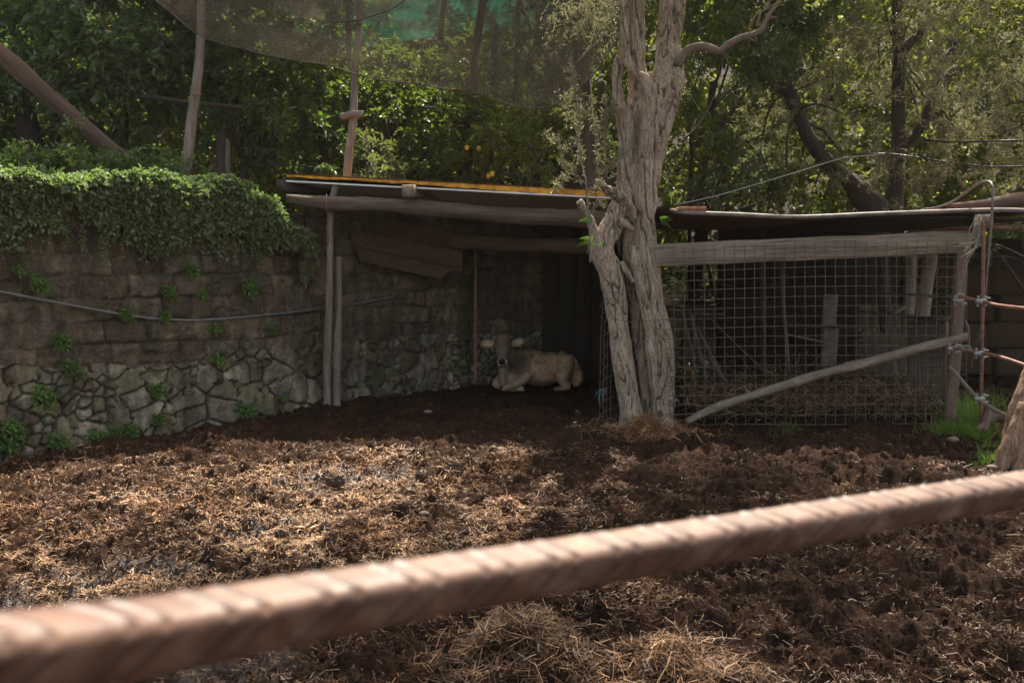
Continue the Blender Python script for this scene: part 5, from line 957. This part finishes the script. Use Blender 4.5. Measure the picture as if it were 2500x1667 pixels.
tree('lemon_tree', base(960, 11.8), at(960, 300, 11.8), [(960, 300, 11.8, 1.0, .7, .85), (980, 150, 12.6, 1.0, .6, .45)], lab='lemon tree over the roof right of the lashed net pole', seed=105, L=.08, wd=.04, R=.18, dens=1.15, **LM)
lt = tree('lemon_tree', base(1140, 11.9), at(1140, 330, 11.9), [(1150, 320, 11.9, .85, .7, .70), (1120, 180, 12.6, .8, .6, .6)], lab='lemon tree bearing a few yellow lemons above the shelter roof', seed=106, L=.085, wd=.042, R=.18, trunkpts=[(1136, 450, 11.9, .10), (1140, 380, 11.9, .09), (1145, 300, 11.9, .06)], forks=[[(1180, 450, 11.4, .02), (1200, 380, 11.4, .015), (1230, 330, 11.4, .01)], [(1190, 450, 11.4, .02), (1230, 400, 11.4, .015), (1250, 350, 11.4, .01)]], **LM)
for x, y, Y in ((1140, 361, 11.0), (1169, 363, 11.2), (1202, 425, 10.9), (1192, 430, 11.3)): mk('lemon', ellipsoid(at(x, y, Y), (.028, .028, .036), n=14), M['lemon'], lt)
tree('elder_bush', base(900, 10.6), at(900, 420, 10.6), [(905, 398, 10.4, .42, .35, .20)], 'darkleaf', 'darkbark', 'broad leaved grey green bush just above the shelter roof', .12, .045, 107, R=.2, tr=.02, dens=1.6, cat='bush')
tree('young_tree', base(1240, 10.9), at(1250, 340, 10.9), [(1240, 320, 10.9, .55, .4, .38), (1300, 380, 11.0, .4, .3, .25)], 'brightleaf', 'twig', 'slender young tree with light green feathery leaves left of the olive suckers', .075, .024, 108, R=.2, tr=.02, dens=.8, droop=.5)
tree('shrub', base(1010, 11.6), at(1010, 400, 11.6), [(1010, 290, 11.5, .8, .4, .42), (1180, 270, 11.6, .5, .4, .40), (1060, 400, 11.4, .7, .35, .3)], 'brightleaf', 'darkbark', 'sunlit yellow green bushes above the middle of the shelter roof', .075, .038, 121, R=.17, tr=.03, dens=1.0, cat='bush')
tree('tall_tree', base(1425, 11.6), at(1420, 0, 11.6), [(1330, 60, 12.0, .9, .6, .9), (1480, 90, 12.2, .7, .6, .9), (1400, 330, 12.6, .9, .5, .8)], 'darkleaf', 'greybark', 'tall grey trunked tree just left of the old olive', .075, .03, 109, high=[(.7, 12.3, 6.2, 1.3)], R=.2, dens=1.0, trunkpts=[(1440, 470, 11.6, .17), (1430, 350, 11.6, .15), (1422, 200, 11.6, .12), (1418, 60, 11.7, .11), (1412, -80, 11.8, .10)], forks=[[(1470, 450, 11.9, .08), (1462, 350, 11.9, .07), (1470, 200, 12, .06)], [(1150, 250, 11.0, .012), (1280, 150, 11.0, .02), (1330, 30, 11.2, .02)], [(1360, 180, 11.0, .015), (1300, 80, 11.0, .02), (1262, -20, 11.0, .02)]])
tree('citrus_tree', base(1700, 11.6), at(1740, 200, 11.6), [(1780, 60, 11.2, 1.0, .7, .85), (1930, 60, 11.4, .65, .6, .65), (1860, 170, 11.6, .6, .5, .4)], 'lemonleaf', 'darkbark', 'dark glossy citrus tree behind the bare dead branch', .085, .036, 110, high=[(2.9, 11.6, 5.9, 1.3), (4.2, 12, 6.0, 1.1)], R=.2, dens=1.2, droop=.3)
tree('citrus_tree', base(1690, 11.0), at(1690, 280, 11.0), [(1690, 260, 10.9, .42, .35, .45), (1745, 70, 10.8, .22, .2, .22), (1760, 330, 10.9, .35, .3, .25)], 'brightleaf', 'darkbark', 'sunlit yellow green citrus close on the right of the olive trunk', .075, .032, 111, R=.17, tr=.03, dens=1.0)
tree('laurel_bush', base(1760, 11.4), at(1760, 420, 11.4), [(1740, 410, 11.3, .85, .5, .55), (1900, 430, 11.8, .7, .5, .5)], 'darkleaf', 'darkbark', 'dark dull leaved bush on the bank above the pen roof', .08, .042, 112, R=.18, tr=.03, dens=1.2, cat='bush')
OL = dict(mat='oliveleaf', bark='darkbark', L=.06, wd=.0135, ntw=7, nlf=9, droop=.1)
tree('olive_tree', base(2100, 12.0), at(1890, 200, 12), [(1960, 300, 12.2, .9, .6, .75), (2080, 120, 12.6, 1.0, .6, .8), (1900, 420, 12.4, .7, .5, .4)], lab='olive tree with a bent dark limb sawn off at its tip', seed=113, high=[(4.6, 12.8, 6.5, 1.3)], R=.22, dens=.75, trunkpts=[(2140, 530, 12.0, .20), (2105, 480, 12.0, .17), (2070, 440, 11.9, .11), (2015, 395, 11.6, .10), (1970, 330, 11.4, .095), (1945, 270, 11.4, .088), (1925, 225, 11.4, .085), (1895, 205, 11.4, .078), (1878, 182, 11.4, .07)], forks=[[(1925, 222, 11.4, .06), (1938, 195, 11.4, .05), (1960, 172, 11.4, .045)], [(2140, 520, 12, .12), (2110, 460, 12, .10), (2060, 420, 12.1, .06)], [(1960, 300, 11.5, .02), (2010, 320, 11.5, .02), (2050, 370, 11.6, .015)]], **OL)
tree('olive_tree', base(2190, 12.0), at(2190, 100, 12), [(2180, 110, 12.4, .9, .6, .9), (2330, 300, 12.0, .7, .5, .8), (2120, 350, 11.9, .5, .4, .5), (2240, 440, 12, .6, .4, .35)], lab='olive tree with a straight trunk forking into the silvery leaves', seed=114, high=[(5.8, 12.4, 6.4, 1.3)], R=.22, dens=.8, trunkpts=[(2180, 530, 11.9, .13), (2192, 400, 11.9, .105), (2192, 280, 11.9, .09), (2194, 150, 12, .085), (2190, 30, 12.1, .07), (2188, -60, 12.2, .06)], forks=[[(2194, 160, 12, .08), (2215, 110, 11.9, .075), (2245, 85, 11.9, .06), (2252, 45, 11.9, .05)], [(2205, 360, 11.9, .07), (2255, 300, 11.8, .075), (2290, 210, 11.8, .07), (2335, 165, 11.8, .055)], [(2300, 150, 11.8, .06), (2330, 115, 11.8, .05), (2315, 85, 11.8, .04)]], **OL)
tree('olive_tree', base(2620, 11.0, 1), at(2560, 200, 11), [(2420, 110, 11.2, 1.0, .7, 1.0), (2480, 330, 11.0, .7, .6, .8), (2330, 20, 11.8, .8, .6, .7)], lab='bright hazy olive tree filling the top right corner', seed=115, high=[(6.6, 11.3, 6.0, 1.3)], R=.24, dens=.9, **OL)
tree('olive_tree', at(2520, 600, 9.5) * [1, 1, 0] + [.3, 0, 0], at(2520, 620, 9.6), [(2440, 600, 9.3, .24, .2, .18), (2500, 545, 9.4, .35, .2, .18)], lab='low olive sprays hanging under the right end of the roof', seed=116, R=.14, tr=.03, dens=1.0, **OL)
# shrubs glimpsed through the wire
tree('laurel_bush', at(1740, 690, 12.9) * [1, 1, 0] + [0, 0, .9], at(1740, 680, 12.9), [(1740, 690, 12.8, .75, .4, .35)], 'darkleaf', 'darkbark', 'dim bush seen through the upper left of the wire mesh', .08, .045, 117, R=.17, tr=.02, dens=1.1, cat='bush')
tree('laurel_bush', at(2100, 690, 12.9) * [1, 1, 0] + [0, 0, .9], at(2100, 680, 12.9), [(2100, 660, 12.8, .6, .4, .35), (2280, 660, 12.6, .4, .4, .45)], 'oliveleaf', 'darkbark', 'olive scrub seen through the upper right of the wire mesh', .06, .016, 118, R=.17, tr=.02, dens=1.3, cat='bush')
tree('citrus_bush', at(2306, 730, 12.2) * [1, 1, 0], at(2306, 720, 12.2), [(2306, 735, 12.2, .16, .2, .3)], 'brightleaf', 'darkbark', 'bright green leaves behind the pen post', .09, .06, 119, R=.15, tr=.02, dens=1.6, cat='bush')
# overhanging shrubs on the right of the path / distant wood closing the view
rng = np.random.default_rng(200); mb = MB(); n = 9000
x = rng.uniform(-13, 15, n); y = rng.uniform(15, 21, n); z = 1.2 + rng.random(n) ** .8 * (7.4 + .25 * (y - 15)); C = np.stack([x, y, z], 1); k = fbm(C * .8, 3, 5) > -.45; leafy(mb, C[k], .42, 4, 7, .17, .09, rng, droop=.2)
hz, th_ = newmat('haze_air'); Nh = NT(th_); pv = Nh.n('VolumePrincipled', inp={'Color': (.85, .82, .76, 1), 'Density': .0009, 'Anisotropy': .65}); Nh.n('OutputMaterial', inp={1: pv.outputs[0]})
hb = tag(mk('haze', box((0, 14, 14.5), (90, 60, 35), bev=.001, n=2), hz, smooth=False), 'faint sunlit haze in the air', 'haze', kind='stuff')
tag(mk('distant_woodland', mb, M['wood_far'], smooth=False), 'dense dark woodland closing the view behind all the trees', 'woodland', kind='stuff')
